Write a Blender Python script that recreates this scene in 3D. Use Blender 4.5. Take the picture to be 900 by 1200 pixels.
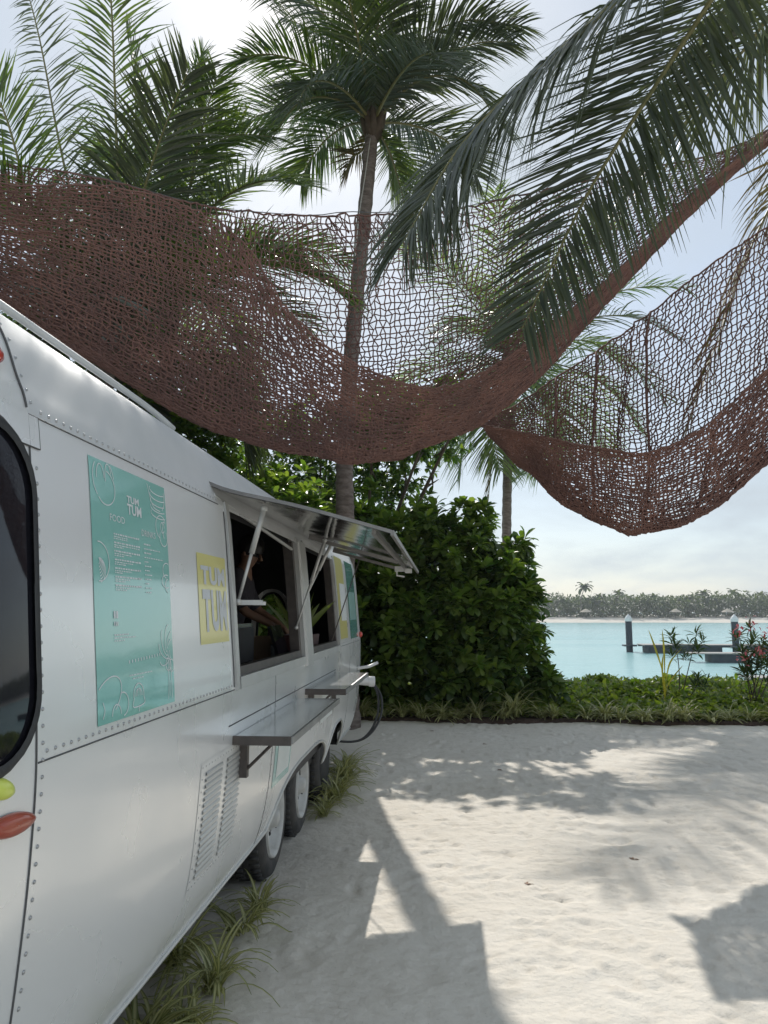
import bpy, math, random
import numpy as np
from mathutils import Vector, Matrix

for o in list(bpy.data.objects): bpy.data.objects.remove(o, do_unlink=True)
scene = bpy.context.scene
col = scene.collection
rad = math.radians
rng = np.random.default_rng(11)
random.seed(11)

# ------------------------------------------------------------------ camera
FPX, CAMH = 867.0, 1.6
YAW, PITCH = rad(4.575), rad(7.686)
cam_d = bpy.data.cameras.new('camera')
cam = bpy.data.objects.new('camera', cam_d); col.objects.link(cam)
cam.location = (0, 0, CAMH)
cam.rotation_euler = (math.pi/2 + PITCH, 0, YAW)
cam_d.sensor_fit = 'VERTICAL'; cam_d.sensor_height = 36.0; cam_d.sensor_width = 27.0
cam_d.lens = 36.0*FPX/1200.0
cam_d.clip_start = 0.05; cam_d.clip_end = 9000
scene.camera = cam
scene.render.resolution_x, scene.render.resolution_y = 768, 1024

# ------------------------------------------------------------------ sky and sun
SUN_EL, SUN_AZ = rad(41.8), rad(-10.3)          # azimuth measured from +Y towards +X
world = bpy.data.worlds.new('World'); scene.world = world; world.use_nodes = True
nt = world.node_tree; nt.nodes.clear()
def N(t, **k):
    n = nt.nodes.new(t)
    for a, b in k.items(): setattr(n, a, b)
    return n
sky = N('ShaderNodeTexSky', sky_type='NISHITA', sun_disc=False, sun_elevation=SUN_EL, sun_rotation=SUN_AZ,
        altitude=0, air_density=1.0, dust_density=0.9, ozone_density=1.0)
bg = N('ShaderNodeBackground'); bg.inputs[1].default_value = 0.10
wo = N('ShaderNodeOutputWorld')
tc = N('ShaderNodeTexCoord'); sep = N('ShaderNodeSeparateXYZ')
nt.links.new(tc.outputs['Generated'], sep.inputs[0])
za = N('ShaderNodeMath', operation='MAXIMUM'); za.inputs[1].default_value = 0.0
nt.links.new(sep.outputs[2], za.inputs[0])
zb = N('ShaderNodeMath', operation='ADD'); zb.inputs[1].default_value = 0.22; nt.links.new(za.outputs[0], zb.inputs[0])
dx = N('ShaderNodeMath', operation='DIVIDE'); dy = N('ShaderNodeMath', operation='DIVIDE')
nt.links.new(sep.outputs[0], dx.inputs[0]); nt.links.new(zb.outputs[0], dx.inputs[1])
nt.links.new(sep.outputs[1], dy.inputs[0]); nt.links.new(zb.outputs[0], dy.inputs[1])
cmb = N('ShaderNodeCombineXYZ'); nt.links.new(dx.outputs[0], cmb.inputs[0]); nt.links.new(dy.outputs[0], cmb.inputs[1])
cn = N('ShaderNodeTexNoise'); cn.inputs['Scale'].default_value = 1.25; cn.inputs['Detail'].default_value = 7
cn.inputs['Roughness'].default_value = 0.55; cn.inputs['Distortion'].default_value = 0.25
nt.links.new(cmb.outputs[0], cn.inputs['Vector'])
cr = N('ShaderNodeValToRGB'); cr.color_ramp.elements[0].position = 0.42; cr.color_ramp.elements[1].position = 0.68
cr.color_ramp.elements[0].color = (0.62, 0.62, 0.62, 1); cr.color_ramp.elements[1].color = (0.97, 0.97, 0.97, 1)
nt.links.new(cn.outputs[0], cr.inputs[0])
cl = N('ShaderNodeMix', data_type='RGBA'); cl.inputs['B'].default_value = (4.0, 4.52, 4.95, 1)
nt.links.new(cr.outputs[0], cl.inputs['Factor']); nt.links.new(sky.outputs[0], cl.inputs['A'])
nt.links.new(cl.outputs['Result'], bg.inputs[0]); nt.links.new(bg.outputs[0], wo.inputs[0])
sun_d = bpy.data.lights.new('sun', 'SUN'); sun_d.energy = 2.6; sun_d.angle = rad(0.53); sun_d.color = (1.0, 0.955, 0.89)
sun = bpy.data.objects.new('sun', sun_d); col.objects.link(sun)
SUNV = Vector((math.sin(SUN_AZ)*math.cos(SUN_EL), math.cos(SUN_AZ)*math.cos(SUN_EL), math.sin(SUN_EL)))
sun.rotation_euler = (-SUNV).to_track_quat('-Z', 'Y').to_euler()
sun.location = SUNV*60
scene.view_settings.view_transform = 'Standard'; scene.view_settings.look = 'None'
scene.view_settings.gamma = 1.0; scene.view_settings.exposure = 0.62
scene.view_settings.use_curve_mapping = False
scene.render.engine = 'CYCLES'
scene.cycles.max_bounces = 8; scene.cycles.transparent_max_bounces = 8
scene.cycles.sample_clamp_indirect = 6.0

# ------------------------------------------------------------------ pixel helper (a pixel gives a direction only)
_cy, _sy, _cp, _sp = math.cos(YAW), math.sin(YAW), math.cos(PITCH), math.sin(PITCH)
RT = np.array([_cy, _sy, 0.]); FW = np.array([-_sy*_cp, _cy*_cp, _sp]); UP = np.cross(RT, FW)
def on(u, v, **k):
    r = FW + RT*(u-450)/FPX + UP*(600-v)/FPX
    o = np.array([0, 0, CAMH]); (a, val), = k.items(); i = 'xyz'.index(a)
    return o + r*(val-o[i])/r[i]

# ------------------------------------------------------------------ mesh helpers
class MB:
    """collects vertices and faces; build() links them as ONE mesh object"""
    def __init__(s): s.V = []; s.F = []; s.I = []; s.n = 0
    def add(s, V, F, mi=0):
        V = np.asarray(V, float).reshape(-1, 3)
        if isinstance(F, np.ndarray): F = [F]
        elif len(F) and not isinstance(F[0], np.ndarray):
            g = {}
            for q in F: g.setdefault(len(q), []).append(q)
            F = [np.array(x) for x in g.values()]
        for A in F:
            s.F.append(A + s.n); s.I.append(np.full(len(A), mi, np.int32))
        s.V.append(V); s.n += len(V); return s
    def box(s, c, d, R=None, mi=0):
        c = np.array(c, float); d = np.array(d, float)/2
        P = np.array([[x, y, z] for z in (-1, 1) for y in (-1, 1) for x in (-1, 1)], float)*d
        if R is not None: P = P @ np.array(R).T
        return s.add(P+c, np.array([[0,2,3,1],[4,5,7,6],[0,1,5,4],[2,6,7,3],[0,4,6,2],[1,3,7,5]]), mi)
    def tube(s, pts, r, n=8, mi=0, cap=True):
        P = np.asarray(pts, float); k = len(P); r = np.broadcast_to(np.asarray(r, float), (k,))
        T = np.gradient(P, axis=0); T /= np.linalg.norm(T, axis=1)[:, None]+1e-12
        a = np.array([0, 0, 1.]) if abs(T[0][2]) < .9 else np.array([1., 0, 0])
        u = np.cross(T[0], a); u /= np.linalg.norm(u); U = []
        for t in T:
            u = u - t*np.dot(u, t); u /= np.linalg.norm(u)+1e-12; U.append(u.copy())
        U = np.array(U); B = np.cross(T, U); th = np.arange(n)*2*math.pi/n
        V = P[:, None]+r[:, None, None]*(np.cos(th)[None, :, None]*U[:, None]+np.sin(th)[None, :, None]*B[:, None])
        i = np.arange(k-1)[:, None]*n; j = np.arange(n)[None]; j2 = (j+1) % n
        F = np.stack([i+j, i+j2, i+n+j2, i+n+j], -1).reshape(-1, 4)
        L = [F]
        if cap: L += [np.arange(n)[::-1][None].copy(), (np.arange(n)+(k-1)*n)[None]]
        return s.add(V, L, mi)
    def lathe(s, prof, origin=(0,0,0), axis='z', n=16, mi=0):
        pr = np.array(prof, float); th = np.arange(n)*2*math.pi/n; k = len(pr)
        V = np.stack([pr[:, 0:1]*np.cos(th), pr[:, 0:1]*np.sin(th), np.repeat(pr[:, 1:2], n, 1)], -1)
        if axis == 'x': V = V[..., [2, 0, 1]]
        if axis == 'y': V = V[..., [1, 2, 0]]
        i = np.arange(k-1)[:, None]*n; j = np.arange(n)[None]; j2 = (j+1) % n
        return s.add(V.reshape(-1, 3)+np.array(origin), np.stack([i+j, i+j2, i+n+j2, i+n+j], -1).reshape(-1, 4), mi)
    def grid(s, V, mi=0, keep=None):
        V = np.asarray(V, float); a, b = V.shape[:2]
        i = np.arange(a-1)[:, None]*b; j = np.arange(b-1)[None]
        F = np.stack([i+j, i+b+j, i+b+j+1, i+j+1], -1)
        F = F[keep] if keep is not None else F.reshape(-1, 4)
        return s.add(V.reshape(-1, 3), F, mi)
    def build(s, name, mats, parent=None, smooth=False, attr=None):
        me = bpy.data.meshes.new(name)
        V = np.concatenate(s.V); lt = np.concatenate([np.full(len(A), A.shape[1], np.int32) for A in s.F])
        lv = np.concatenate([A.reshape(-1) for A in s.F]).astype(np.int32)
        ls = np.concatenate([[0], np.cumsum(lt)[:-1]]).astype(np.int32)
        me.vertices.add(len(V)); me.vertices.foreach_set('co', V.reshape(-1).astype(np.float32))
        me.loops.add(len(lv)); me.loops.foreach_set('vertex_index', lv)
        me.polygons.add(len(lt)); me.polygons.foreach_set('loop_start', ls); me.polygons.foreach_set('loop_total', lt)
        me.polygons.foreach_set('material_index', np.concatenate(s.I))
        me.polygons.foreach_set('use_smooth', np.full(len(lt), bool(smooth)))
        me.update(calc_edges=True); me.validate()
        if attr is not None:
            at = me.attributes.new(attr[0], 'FLOAT', 'POINT'); at.data.foreach_set('value', np.asarray(attr[1], np.float32))
        for m in (mats if isinstance(mats, (list, tuple)) else [mats]): me.materials.append(m)
        o = bpy.data.objects.new(name, me); col.objects.link(o)
        if parent is not None: o.parent = parent
        return o
def tag(o, label=None, cat=None, group=None, kind=None):
    if label: o['label'] = label
    if cat: o['category'] = cat
    if group: o['group'] = group
    if kind: o['kind'] = kind
    return o
def thing(name, label, cat, loc=(0,0,0), group=None):
    o = bpy.data.objects.new(name, None); col.objects.link(o); o.location = loc
    return tag(o, label, cat, group)
def copy_tree(o, parent=None):
    c = o.copy(); col.objects.link(c); c.parent = parent
    for ch in o.children: copy_tree(ch, c)
    return c
def spline(P, n):
    """Catmull-Rom through the control points"""
    P = np.asarray(P, float); k = len(P)
    Q = np.vstack([2*P[0]-P[1], P, 2*P[-1]-P[-2]])
    t = np.linspace(0, k-1-1e-9, n); i = t.astype(int); f = (t-i)[:, None]
    a, b, c, d = Q[i], Q[i+1], Q[i+2], Q[i+3]
    return .5*(2*b+(c-a)*f+(2*a-5*b+4*c-d)*f**2+(3*b-a-3*c+d)*f**3)
def vnoise(x, y, seed=0):
    """smooth value noise on arrays"""
    r = np.random.default_rng(seed).random((256, 256))
    xi = np.floor(x).astype(int); yi = np.floor(y).astype(int); fx = x-xi; fy = y-yi
    fx = fx*fx*(3-2*fx); fy = fy*fy*(3-2*fy); g = lambda a, b: r[a % 256, b % 256]
    return (g(xi, yi)*(1-fx)+g(xi+1, yi)*fx)*(1-fy)+(g(xi, yi+1)*(1-fx)+g(xi+1, yi+1)*fx)*fy
def nrm(v): return v/(np.linalg.norm(v, axis=-1, keepdims=True)+1e-12)

# ------------------------------------------------------------------ materials
def mat(name, c, rough=.5, metal=0., c2=None, scale=5., bump=0., bscale=40., spec=None, coat=0., rough2=None, stretch=None, bdist=.01, detail=4, bdetail=5):
    m = bpy.data.materials.new(name); m.use_nodes = True; t = m.node_tree; b = t.nodes['Principled BSDF']
    b.inputs['Base Color'].default_value = (*c, 1); b.inputs['Roughness'].default_value = rough; b.inputs['Metallic'].default_value = metal
    if spec is not None: b.inputs['Specular IOR Level'].default_value = spec
    if coat: b.inputs['Coat Weight'].default_value = coat; b.inputs['Coat Roughness'].default_value = .06
    tco = t.nodes.new('ShaderNodeTexCoord'); src = tco.outputs['Object']
    if stretch:
        mp = t.nodes.new('ShaderNodeMapping'); mp.inputs['Scale'].default_value = stretch; t.links.new(src, mp.inputs[0]); src = mp.outputs[0]
    if c2 is not None or rough2 is not None:
        n = t.nodes.new('ShaderNodeTexNoise'); n.inputs['Scale'].default_value = scale; n.inputs['Detail'].default_value = detail
        t.links.new(src, n.inputs['Vector'])
        r = t.nodes.new('ShaderNodeMapRange'); r.inputs[1].default_value = .32; r.inputs[2].default_value = .68; t.links.new(n.outputs[0], r.inputs[0])
        if c2 is not None:
            x = t.nodes.new('ShaderNodeMix'); x.data_type = 'RGBA'; x.inputs['A'].default_value = (*c, 1); x.inputs['B'].default_value = (*c2, 1)
            t.links.new(r.outputs[0], x.inputs['Factor']); t.links.new(x.outputs['Result'], b.inputs['Base Color'])
        if rough2 is not None:
            q = t.nodes.new('ShaderNodeMapRange'); q.inputs[3].default_value = rough; q.inputs[4].default_value = rough2
            t.links.new(r.outputs[0], q.inputs[0]); t.links.new(q.outputs[0], b.inputs['Roughness'])
    if bump:
        n2 = t.nodes.new('ShaderNodeTexNoise'); n2.inputs['Scale'].default_value = bscale; n2.inputs['Detail'].default_value = bdetail
        t.links.new(src, n2.inputs['Vector'])
        bp = t.nodes.new('ShaderNodeBump'); bp.inputs['Strength'].default_value = bump; bp.inputs['Distance'].default_value = bdist
        t.links.new(n2.outputs[0], bp.inputs['Height']); t.links.new(bp.outputs[0], b.inputs['Normal'])
    return m
def leafmat(name, c, c2, trans=.35, rough=.4, tcol=None, edge=None):
    m = bpy.data.materials.new(name); m.use_nodes = True; t = m.node_tree; b = t.nodes['Principled BSDF']; out = t.nodes['Material Output']
    g = t.nodes.new('ShaderNodeNewGeometry'); x = t.nodes.new('ShaderNodeMix'); x.data_type = 'RGBA'
    x.inputs['A'].default_value = (*c, 1); x.inputs['B'].default_value = (*c2, 1); t.links.new(g.outputs['Random Per Island'], x.inputs['Factor'])
    src = x.outputs['Result']
    if edge is not None:
        a = t.nodes.new('ShaderNodeAttribute'); a.attribute_name = 'mid'
        y = t.nodes.new('ShaderNodeMix'); y.data_type = 'RGBA'; y.inputs['B'].default_value = (*edge, 1)
        t.links.new(a.outputs['Fac'], y.inputs['Factor']); t.links.new(src, y.inputs['A']); src = y.outputs['Result']
    t.links.new(src, b.inputs['Base Color']); b.inputs['Roughness'].default_value = rough
    tr = t.nodes.new('ShaderNodeBsdfTranslucent')
    hs = t.nodes.new('ShaderNodeMix'); hs.data_type = 'RGBA'; hs.blend_type = 'MULTIPLY'; hs.inputs['Factor'].default_value = 1
    hs.inputs['B'].default_value = (*(tcol or (2.2, 2.4, .9)), 1); t.links.new(src, hs.inputs['A']); t.links.new(hs.outputs['Result'], tr.inputs[0])
    mx = t.nodes.new('ShaderNodeMixShader'); mx.inputs[0].default_value = trans
    t.links.new(b.outputs[0], mx.inputs[1]); t.links.new(tr.outputs[0], mx.inputs[2]); t.links.new(mx.outputs[0], out.inputs[0])
    return m
M = {}
M['alu'] = mat('brushed_aluminium', (.90, .90, .885), .24, .38, c2=(.86, .862, .85), scale=2.2, bump=.16, bscale=1.8, bdetail=.4, rough2=.36, bdist=.02, coat=.35)
M['alu_roof'] = mat('weathered_roof_aluminium', (.74, .74, .735), .55, .6, c2=(.66, .665, .66), scale=3, bump=.15, bscale=3, rough2=.62, bdist=.02)
M['alu_dull'] = mat('dull_aluminium', (.42, .42, .42), .42, .85, c2=(.32, .32, .32), scale=9)
M['frame'] = mat('painted_frame', (.62, .62, .60), .38, .35, c2=(.55, .55, .53), scale=7)
M['mirror'] = mat('polished_aluminium', (.55, .55, .55), .10, 1., bump=.25, bscale=3.2, bdetail=1, bdist=.02)
M['rivet'] = mat('rivet_metal', (.45, .45, .45), .35, .9)
M['seam'] = mat('seam_shadow_dark', (.09, .09, .09), .6)  # near-black colour stands in for the shadow line along the panel laps
M['rubber'] = mat('rubber', (.022, .022, .024), .55, c2=(.04, .04, .038), scale=14, bump=.3, bscale=60)
M['tyre'] = mat('tyre_rubber', (.028, .028, .03), .7, c2=(.07, .066, .06), scale=9, bump=.3, bscale=80)
M['rim'] = mat('white_rim', (.60, .60, .58), .45, c2=(.48, .47, .44), scale=12)
M['dark'] = mat('dark_underbody', (.03, .03, .03), .8, c2=(.05, .048, .045), scale=6)
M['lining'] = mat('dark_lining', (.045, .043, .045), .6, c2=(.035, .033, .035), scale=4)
M['bronze'] = mat('bronze_trim', (.13, .11, .10), .45, .5, c2=(.09, .08, .075), scale=20)
M['bronze_light'] = mat('weathered_trim', (.27, .255, .24), .42, .6, c2=(.2, .19, .18), scale=15)
M['teal'] = mat('teal_vinyl', (.25, .57, .505), .2, c2=(.27, .59, .525), scale=3, coat=1.)
M['pale_teal'] = mat('pale_teal_vinyl', (.42, .66, .62), .25, coat=.5)
M['yellow'] = mat('yellow_vinyl', (.76, .70, .27), .28, c2=(.73, .67, .26), scale=3, coat=.4)
M['print'] = mat('white_print', (.74, .76, .76), .35)
M['print_grey'] = mat('pale_grey_print', (.60, .62, .64), .3)
M['paper'] = mat('white_vinyl', (.74, .77, .75), .35, c2=(.68, .73, .71), scale=4)
M['red'] = mat('red_lens', (.62, .05, .02), .18, c2=(.5, .03, .015), scale=20, coat=.8)
M['orange'] = mat('orange_red_lens', (.46, .075, .025), .3, c2=(.36, .05, .02), scale=8, coat=.6)
M['lime'] = mat('lime_lens', (.70, .78, .12), .3, coat=.4)
M['glass_black'] = mat('black_window_glass', (.012, .012, .016), .04)
M['steel'] = mat('steel', (.5, .5, .5), .25, 1., c2=(.4, .4, .4), scale=10)
M['wood'] = mat('pale_wood', (.38, .26, .16), .55, c2=(.30, .20, .12), scale=9, stretch=(1, 8, 1))
M['pot'] = mat('dark_red_planter', (.075, .025, .022), .5, c2=(.055, .02, .02), scale=8)
M['cable'] = mat('cable_black', (.03, .03, .03), .5)
M['white_plastic'] = mat('white_plastic', (.74, .74, .72), .35, c2=(.68, .68, .66), scale=9)
M['net'] = mat('net_cord', (.215, .110, .085), .85, c2=(.135, .072, .060), scale=3.5, bump=.4, bscale=160)
M['rope'] = mat('pale_rope', (.5, .48, .43), .8, c2=(.4, .38, .34), scale=30)
M['steel_cable'] = mat('steel_cable', (.16, .16, .16), .5, .6)
M['bark'] = mat('palm_bark', (.25, .21, .185), .9, c2=(.12, .095, .08), scale=7, bump=.8, bscale=22, stretch=(1, 1, 3), bdist=.03)
M['twig'] = mat('brown_twig', (.11, .085, .06), .85, c2=(.07, .05, .035), scale=10, bump=.4, bscale=50)
M['palm'] = leafmat('palm_leaf', (.040, .075, .022), (.10, .135, .038), .30, .42)
M['palm_dark'] = leafmat('palm_leaf_dark', (.045, .060, .042), (.085, .098, .064), .24, .38)
M['palm_pale'] = leafmat('palm_leaf_light', (.07, .11, .045), (.16, .19, .075), .34, .40)
M['palm_dry'] = leafmat('palm_leaf_dry', (.13, .095, .045), (.085, .085, .03), .22, .6, tcol=(1.8, 1.6, .9))
M['palm_yellow'] = leafmat('young_yellow_palm_leaf', (.45, .40, .05), (.36, .36, .06), .35, .45, tcol=(1.6, 1.5, .7))
M['rachis'] = mat('frond_rachis', (.20, .18, .07), .55, c2=(.13, .13, .05), scale=9)
M['leaf'] = leafmat('broad_leaf', (.050, .105, .026), (.16, .21, .055), .40, .27)
M['leaf_dark'] = leafmat('broad_leaf_dark', (.034, .075, .024), (.11, .155, .048), .36, .25)
M['leaf_bright'] = leafmat('broad_leaf_bright', (.07, .13, .025), (.17, .22, .05), .40, .38)
M['cover'] = leafmat('groundcover_leaf', (.10, .16, .025), (.25, .28, .06), .42, .42)
M['spider'] = leafmat('striped_blade', (.12, .16, .045), (.22, .23, .085), .30, .42, edge=(.56, .54, .30), tcol=(1.5, 1.5, .8))
M['oleander'] = leafmat('oleander_leaf', (.035, .070, .025), (.08, .115, .04), .30, .4)
M['agave'] = leafmat('agave_leaf', (.10, .14, .04), (.16, .19, .06), .2, .4)
M['pink'] = leafmat('pink_petal', (.70, .14, .18), (.76, .25, .25), .35, .5, tcol=(1.2, 1, 1))
M['soil'] = mat('mulch_soil', (.085, .052, .038), .95, c2=(.05, .032, .024), scale=18, bump=.8, bscale=45, bdist=.04)
M['cotton'] = mat('dark_shirt_cotton', (.055, .05, .06), .85, c2=(.04, .037, .045), scale=14)
M['trouser'] = mat('black_trouser', (.03, .03, .034), .85)
M['skin'] = mat('skin', (.26, .145, .095), .5)
M['hair'] = mat('dark_hair', (.012, .010, .009), .5)
M['pile'] = mat('dark_pile_sleeve', (.045, .055, .065), .6, c2=(.03, .04, .05), scale=4)
M['pontoon'] = mat('dark_pontoon', (.06, .075, .085), .7, c2=(.04, .05, .058), scale=3)
M['deck'] = mat('grey_deck_board', (.36, .35, .33), .8, c2=(.28, .27, .25), scale=6)
M['thatch'] = mat('pale_thatch', (.42, .38, .31), .9, c2=(.33, .29, .23), scale=5)
M['far_leaf'] = leafmat('far_foliage', (.040, .066, .026), (.085, .105, .045), .25, .5)
M['litter'] = leafmat('dry_leaf', (.22, .10, .035), (.14, .08, .035), .2, .6, tcol=(1.4, 1.1, .8))

# ================================================================== SETTING
def sand_mat():
    m = bpy.data.materials.new('coral_sand'); m.use_nodes = True; t = m.node_tree; b = t.nodes['Principled BSDF']
    b.inputs['Roughness'].default_value = .95; b.inputs['Specular IOR Level'].default_value = .15
    tco = t.nodes.new('ShaderNodeTexCoord')
    def noise(s, d=5):
        n = t.nodes.new('ShaderNodeTexNoise'); n.inputs['Scale'].default_value = s; n.inputs['Detail'].default_value = d
        t.links.new(tco.outputs['Object'], n.inputs['Vector']); return n
    def mix(f, a, bb, lo, hi):
        r = t.nodes.new('ShaderNodeMapRange'); r.inputs[1].default_value = lo; r.inputs[2].default_value = hi; t.links.new(f, r.inputs[0])
        x = t.nodes.new('ShaderNodeMix'); x.data_type = 'RGBA'; t.links.new(r.outputs[0], x.inputs['Factor'])
        for s, v in (('A', a), ('B', bb)):
            if isinstance(v, tuple): x.inputs[s].default_value = (*v, 1)
            else: t.links.new(v, x.inputs[s])
        return x.outputs['Result']
    c = mix(noise(1.1).outputs[0], (.72, .675, .60), (.66, .612, .535), .35, .7)
    c = mix(noise(9).outputs[0], c, (.58, .53, .455), .52, .85)
    c = mix(noise(160, 2).outputs[0], c, (.34, .31, .27), .66, .80)
    t.links.new(c, b.inputs['Base Color'])
    b1 = t.nodes.new('ShaderNodeBump'); b1.inputs['Strength'].default_value = .55; b1.inputs['Distance'].default_value = .018
    t.links.new(noise(26, 7).outputs[0], b1.inputs['Height'])
    b2 = t.nodes.new('ShaderNodeBump'); b2.inputs['Strength'].default_value = .5; b2.inputs['Distance'].default_value = .004
    t.links.new(noise(210, 3).outputs[0], b2.inputs['Height']); t.links.new(b1.outputs[0], b2.inputs['Normal'])
    t.links.new(b2.outputs[0], b.inputs['Normal'])
    return m
M['sand'] = sand_mat()
# one sheet: trodden sand by the trailer, sloping under the lagoon and out to the horizon
xs = np.concatenate([[-3000, -800, -200, -60, -25, -12, -7, -4.5, -3, -2.2], np.arange(-1.7, 5.0, .022), [5.2, 5.6, 6.5, 8, 11, 16, 30, 70, 200, 800, 3000]])
ys = np.concatenate([[-400, -100, -30, -12, -5, -2, 0, 1, 1.6, 2.2], np.arange(2.5, 7.0, .022), np.arange(7.0, 11.8, .04), [12.2, 13, 13.6, 14.2, 15, 16, 18, 20, 24, 30, 60, 150, 400, 1200, 4000]])
GX, GY = np.meshgrid(xs, ys, indexing='ij')
def terrain(y):
    t = np.clip((y-13.8)/8.0, 0, 1); return -4.0*t*t*(3-2*t)
GZ = terrain(GY)
fine = np.clip((GX+1.9)*2, 0, 1)*np.clip((5.2-GX)*2, 0, 1)*np.clip((GY-2.2)*2, 0, 1)*np.clip((12.0-GY)*2, 0, 1)

D = (vnoise(GX*1.3, GY*1.3, 1)-.5)*.025+(vnoise(GX*4.1+3, GY*5.3, 2)-.5)*.010+(vnoise(GX*10, GY*14, 3)-.5)*.006+(vnoise(GX*20, GY*26, 4)-.5)*.006+(vnoise(GX*38, GY*42, 5)-.5)*.005
# footprints: heel and toe pits with a pushed-up rim
xf, yf = GX[:, 0], GY[0]
for k in range(1500):
    px = rng.uniform(-.8, 4.9); py = 2.6+9.0*rng.random()**1.25; a = rng.normal(.25, .8); dep = rng.uniform(.003, .013); ln = rng.uniform(.05, .14)
    i0, i1 = np.searchsorted(xf, [px-.3, px+.3]); j0, j1 = np.searchsorted(yf, [py-.3, py+.3])
    lx = GX[i0:i1, j0:j1]-px; ly = GY[i0:i1, j0:j1]-py
    u = (lx*math.sin(a)+ly*math.cos(a))/ln; w = (lx*math.cos(a)-ly*math.sin(a))/(ln*.42)
    q = np.sqrt(u*u+w*w*(1+.35*u))
    D[i0:i1, j0:j1] += -dep*np.exp(-(q**3))+dep*.6*np.exp(-((q-1.22)/.22)**2)*(rng.random()*.6+.4)
# fan of rake grooves beside the trailer
rk = np.clip(1-np.abs(GX+.42)/.34, 0, 1)**.5*np.clip(1-np.abs(GY-3.0)/.8, 0, 1)**.5
D = D*(1-.7*rk)+.011*rk*np.sin((GY*1.0+.35*GX+.35*(GX+.4)**2)*2*math.pi/.062)
GZ = GZ+D*fine
gz_at = lambda x, y: float(GZ[np.argmin(np.abs(xs-x)), np.argmin(np.abs(ys-y))])
ground = MB().grid(np.stack([GX, GY, GZ], -1)).build('ground', M['sand'], smooth=True); tag(ground, kind='structure')
# planting bed: a mulch sheet with a ragged front edge
bx = np.arange(-9, 14.01, .06)
edge = 11.15-.10*np.clip(bx, -2, 4)*0+(vnoise(bx*1.7, bx*0, 8)-.5)*.22+(vnoise(bx*6, bx*0+3, 9)-.5)*.10
rows = np.concatenate([[0, .03], np.linspace(.3, 3.6, 12)])
SY = edge[:, None]+rows[None]; SX = np.repeat(bx[:, None], len(rows), 1)
SZ = terrain(SY)+np.where(rows[None] < .02, -.02, .022)+(vnoise(SX*5, SY*5, 10))*.03*(rows[None] > .02)
tag(MB().grid(np.stack([SX, SY, SZ], -1)).build('planting_bed_soil', M['soil'], smooth=True), kind='structure')

def water_mat():
    m = bpy.data.materials.new('lagoon_water'); m.use_nodes = True; t = m.node_tree; b = t.nodes['Principled BSDF']
    b.inputs['Roughness'].default_value = .16; b.inputs['IOR'].default_value = 1.33
    tco = t.nodes.new('ShaderNodeTexCoord'); mp = t.nodes.new('ShaderNodeMapping'); mp.inputs['Scale'].default_value = (.25, 1, 1)
    t.links.new(tco.outputs['Object'], mp.inputs[0])
    n = t.nodes.new('ShaderNodeTexNoise'); n.inputs['Scale'].default_value = .06; n.inputs['Detail'].default_value = 5; t.links.new(mp.outputs[0], n.inputs['Vector'])
    r = t.nodes.new('ShaderNodeMapRange'); r.inputs[1].default_value = .35; r.inputs[2].default_value = .65; t.links.new(n.outputs[0], r.inputs[0])
    x = t.nodes.new('ShaderNodeMix'); x.data_type = 'RGBA'; x.inputs['A'].default_value = (.30, .54, .55, 1); x.inputs['B'].default_value = (.38, .60, .60, 1)
    t.links.new(r.outputs[0], x.inputs['Factor']); t.links.new(x.outputs['Result'], b.inputs['Base Color'])
    w = t.nodes.new('ShaderNodeTexNoise'); w.inputs['Scale'].default_value = 1.5; w.inputs['Detail'].default_value = 6; w.inputs['Roughness'].default_value = .62
    mp2 = t.nodes.new('ShaderNodeMapping'); mp2.inputs['Scale'].default_value = (.6, 1, 1); t.links.new(tco.outputs['Object'], mp2.inputs[0]); t.links.new(mp2.outputs[0], w.inputs['Vector'])
    bp = t.nodes.new('ShaderNodeBump'); bp.inputs['Strength'].default_value = .7; bp.inputs['Distance'].default_value = .16
    t.links.new(w.outputs[0], bp.inputs['Height']); t.links.new(bp.outputs[0], b.inputs['Normal'])
    return m
M['water'] = water_mat()
WZ = -1.5
wx = np.array([-3000, -500, -100, -30, 0, 30, 100, 500, 3000.]); wy = np.array([15.4, 30, 60, 120, 210, 400, 1200, 3900.])
WX, WY = np.meshgrid(wx, wy, indexing='ij')
tag(MB().grid(np.stack([WX, WY, WX*0+WZ], -1)).build('lagoon_water', M['water']), kind='structure')

# far island: a low beach bank
ix = np.linspace(-420, 520, 95); iprof = np.array([[218, -2.2], [224, -1.45], [229, -.95], [236, -.3], [246, .1], [330, .6], [360, -2.2]])
wig = (vnoise(ix*.05, ix*0, 21)-.5)*9
IV = np.stack([np.repeat(ix[:, None], 7, 1), iprof[None, :, 0]+wig[:, None], np.repeat(iprof[None, :, 1], 95, 0)], -1)
M['far_sand'] = mat('far_beach_sand', (.60, .56, .49), .95, c2=(.52, .48, .42), scale=.2)
tag(MB().grid(IV).build('far_island_beach', M['far_sand'], smooth=True), kind='structure')

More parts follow.
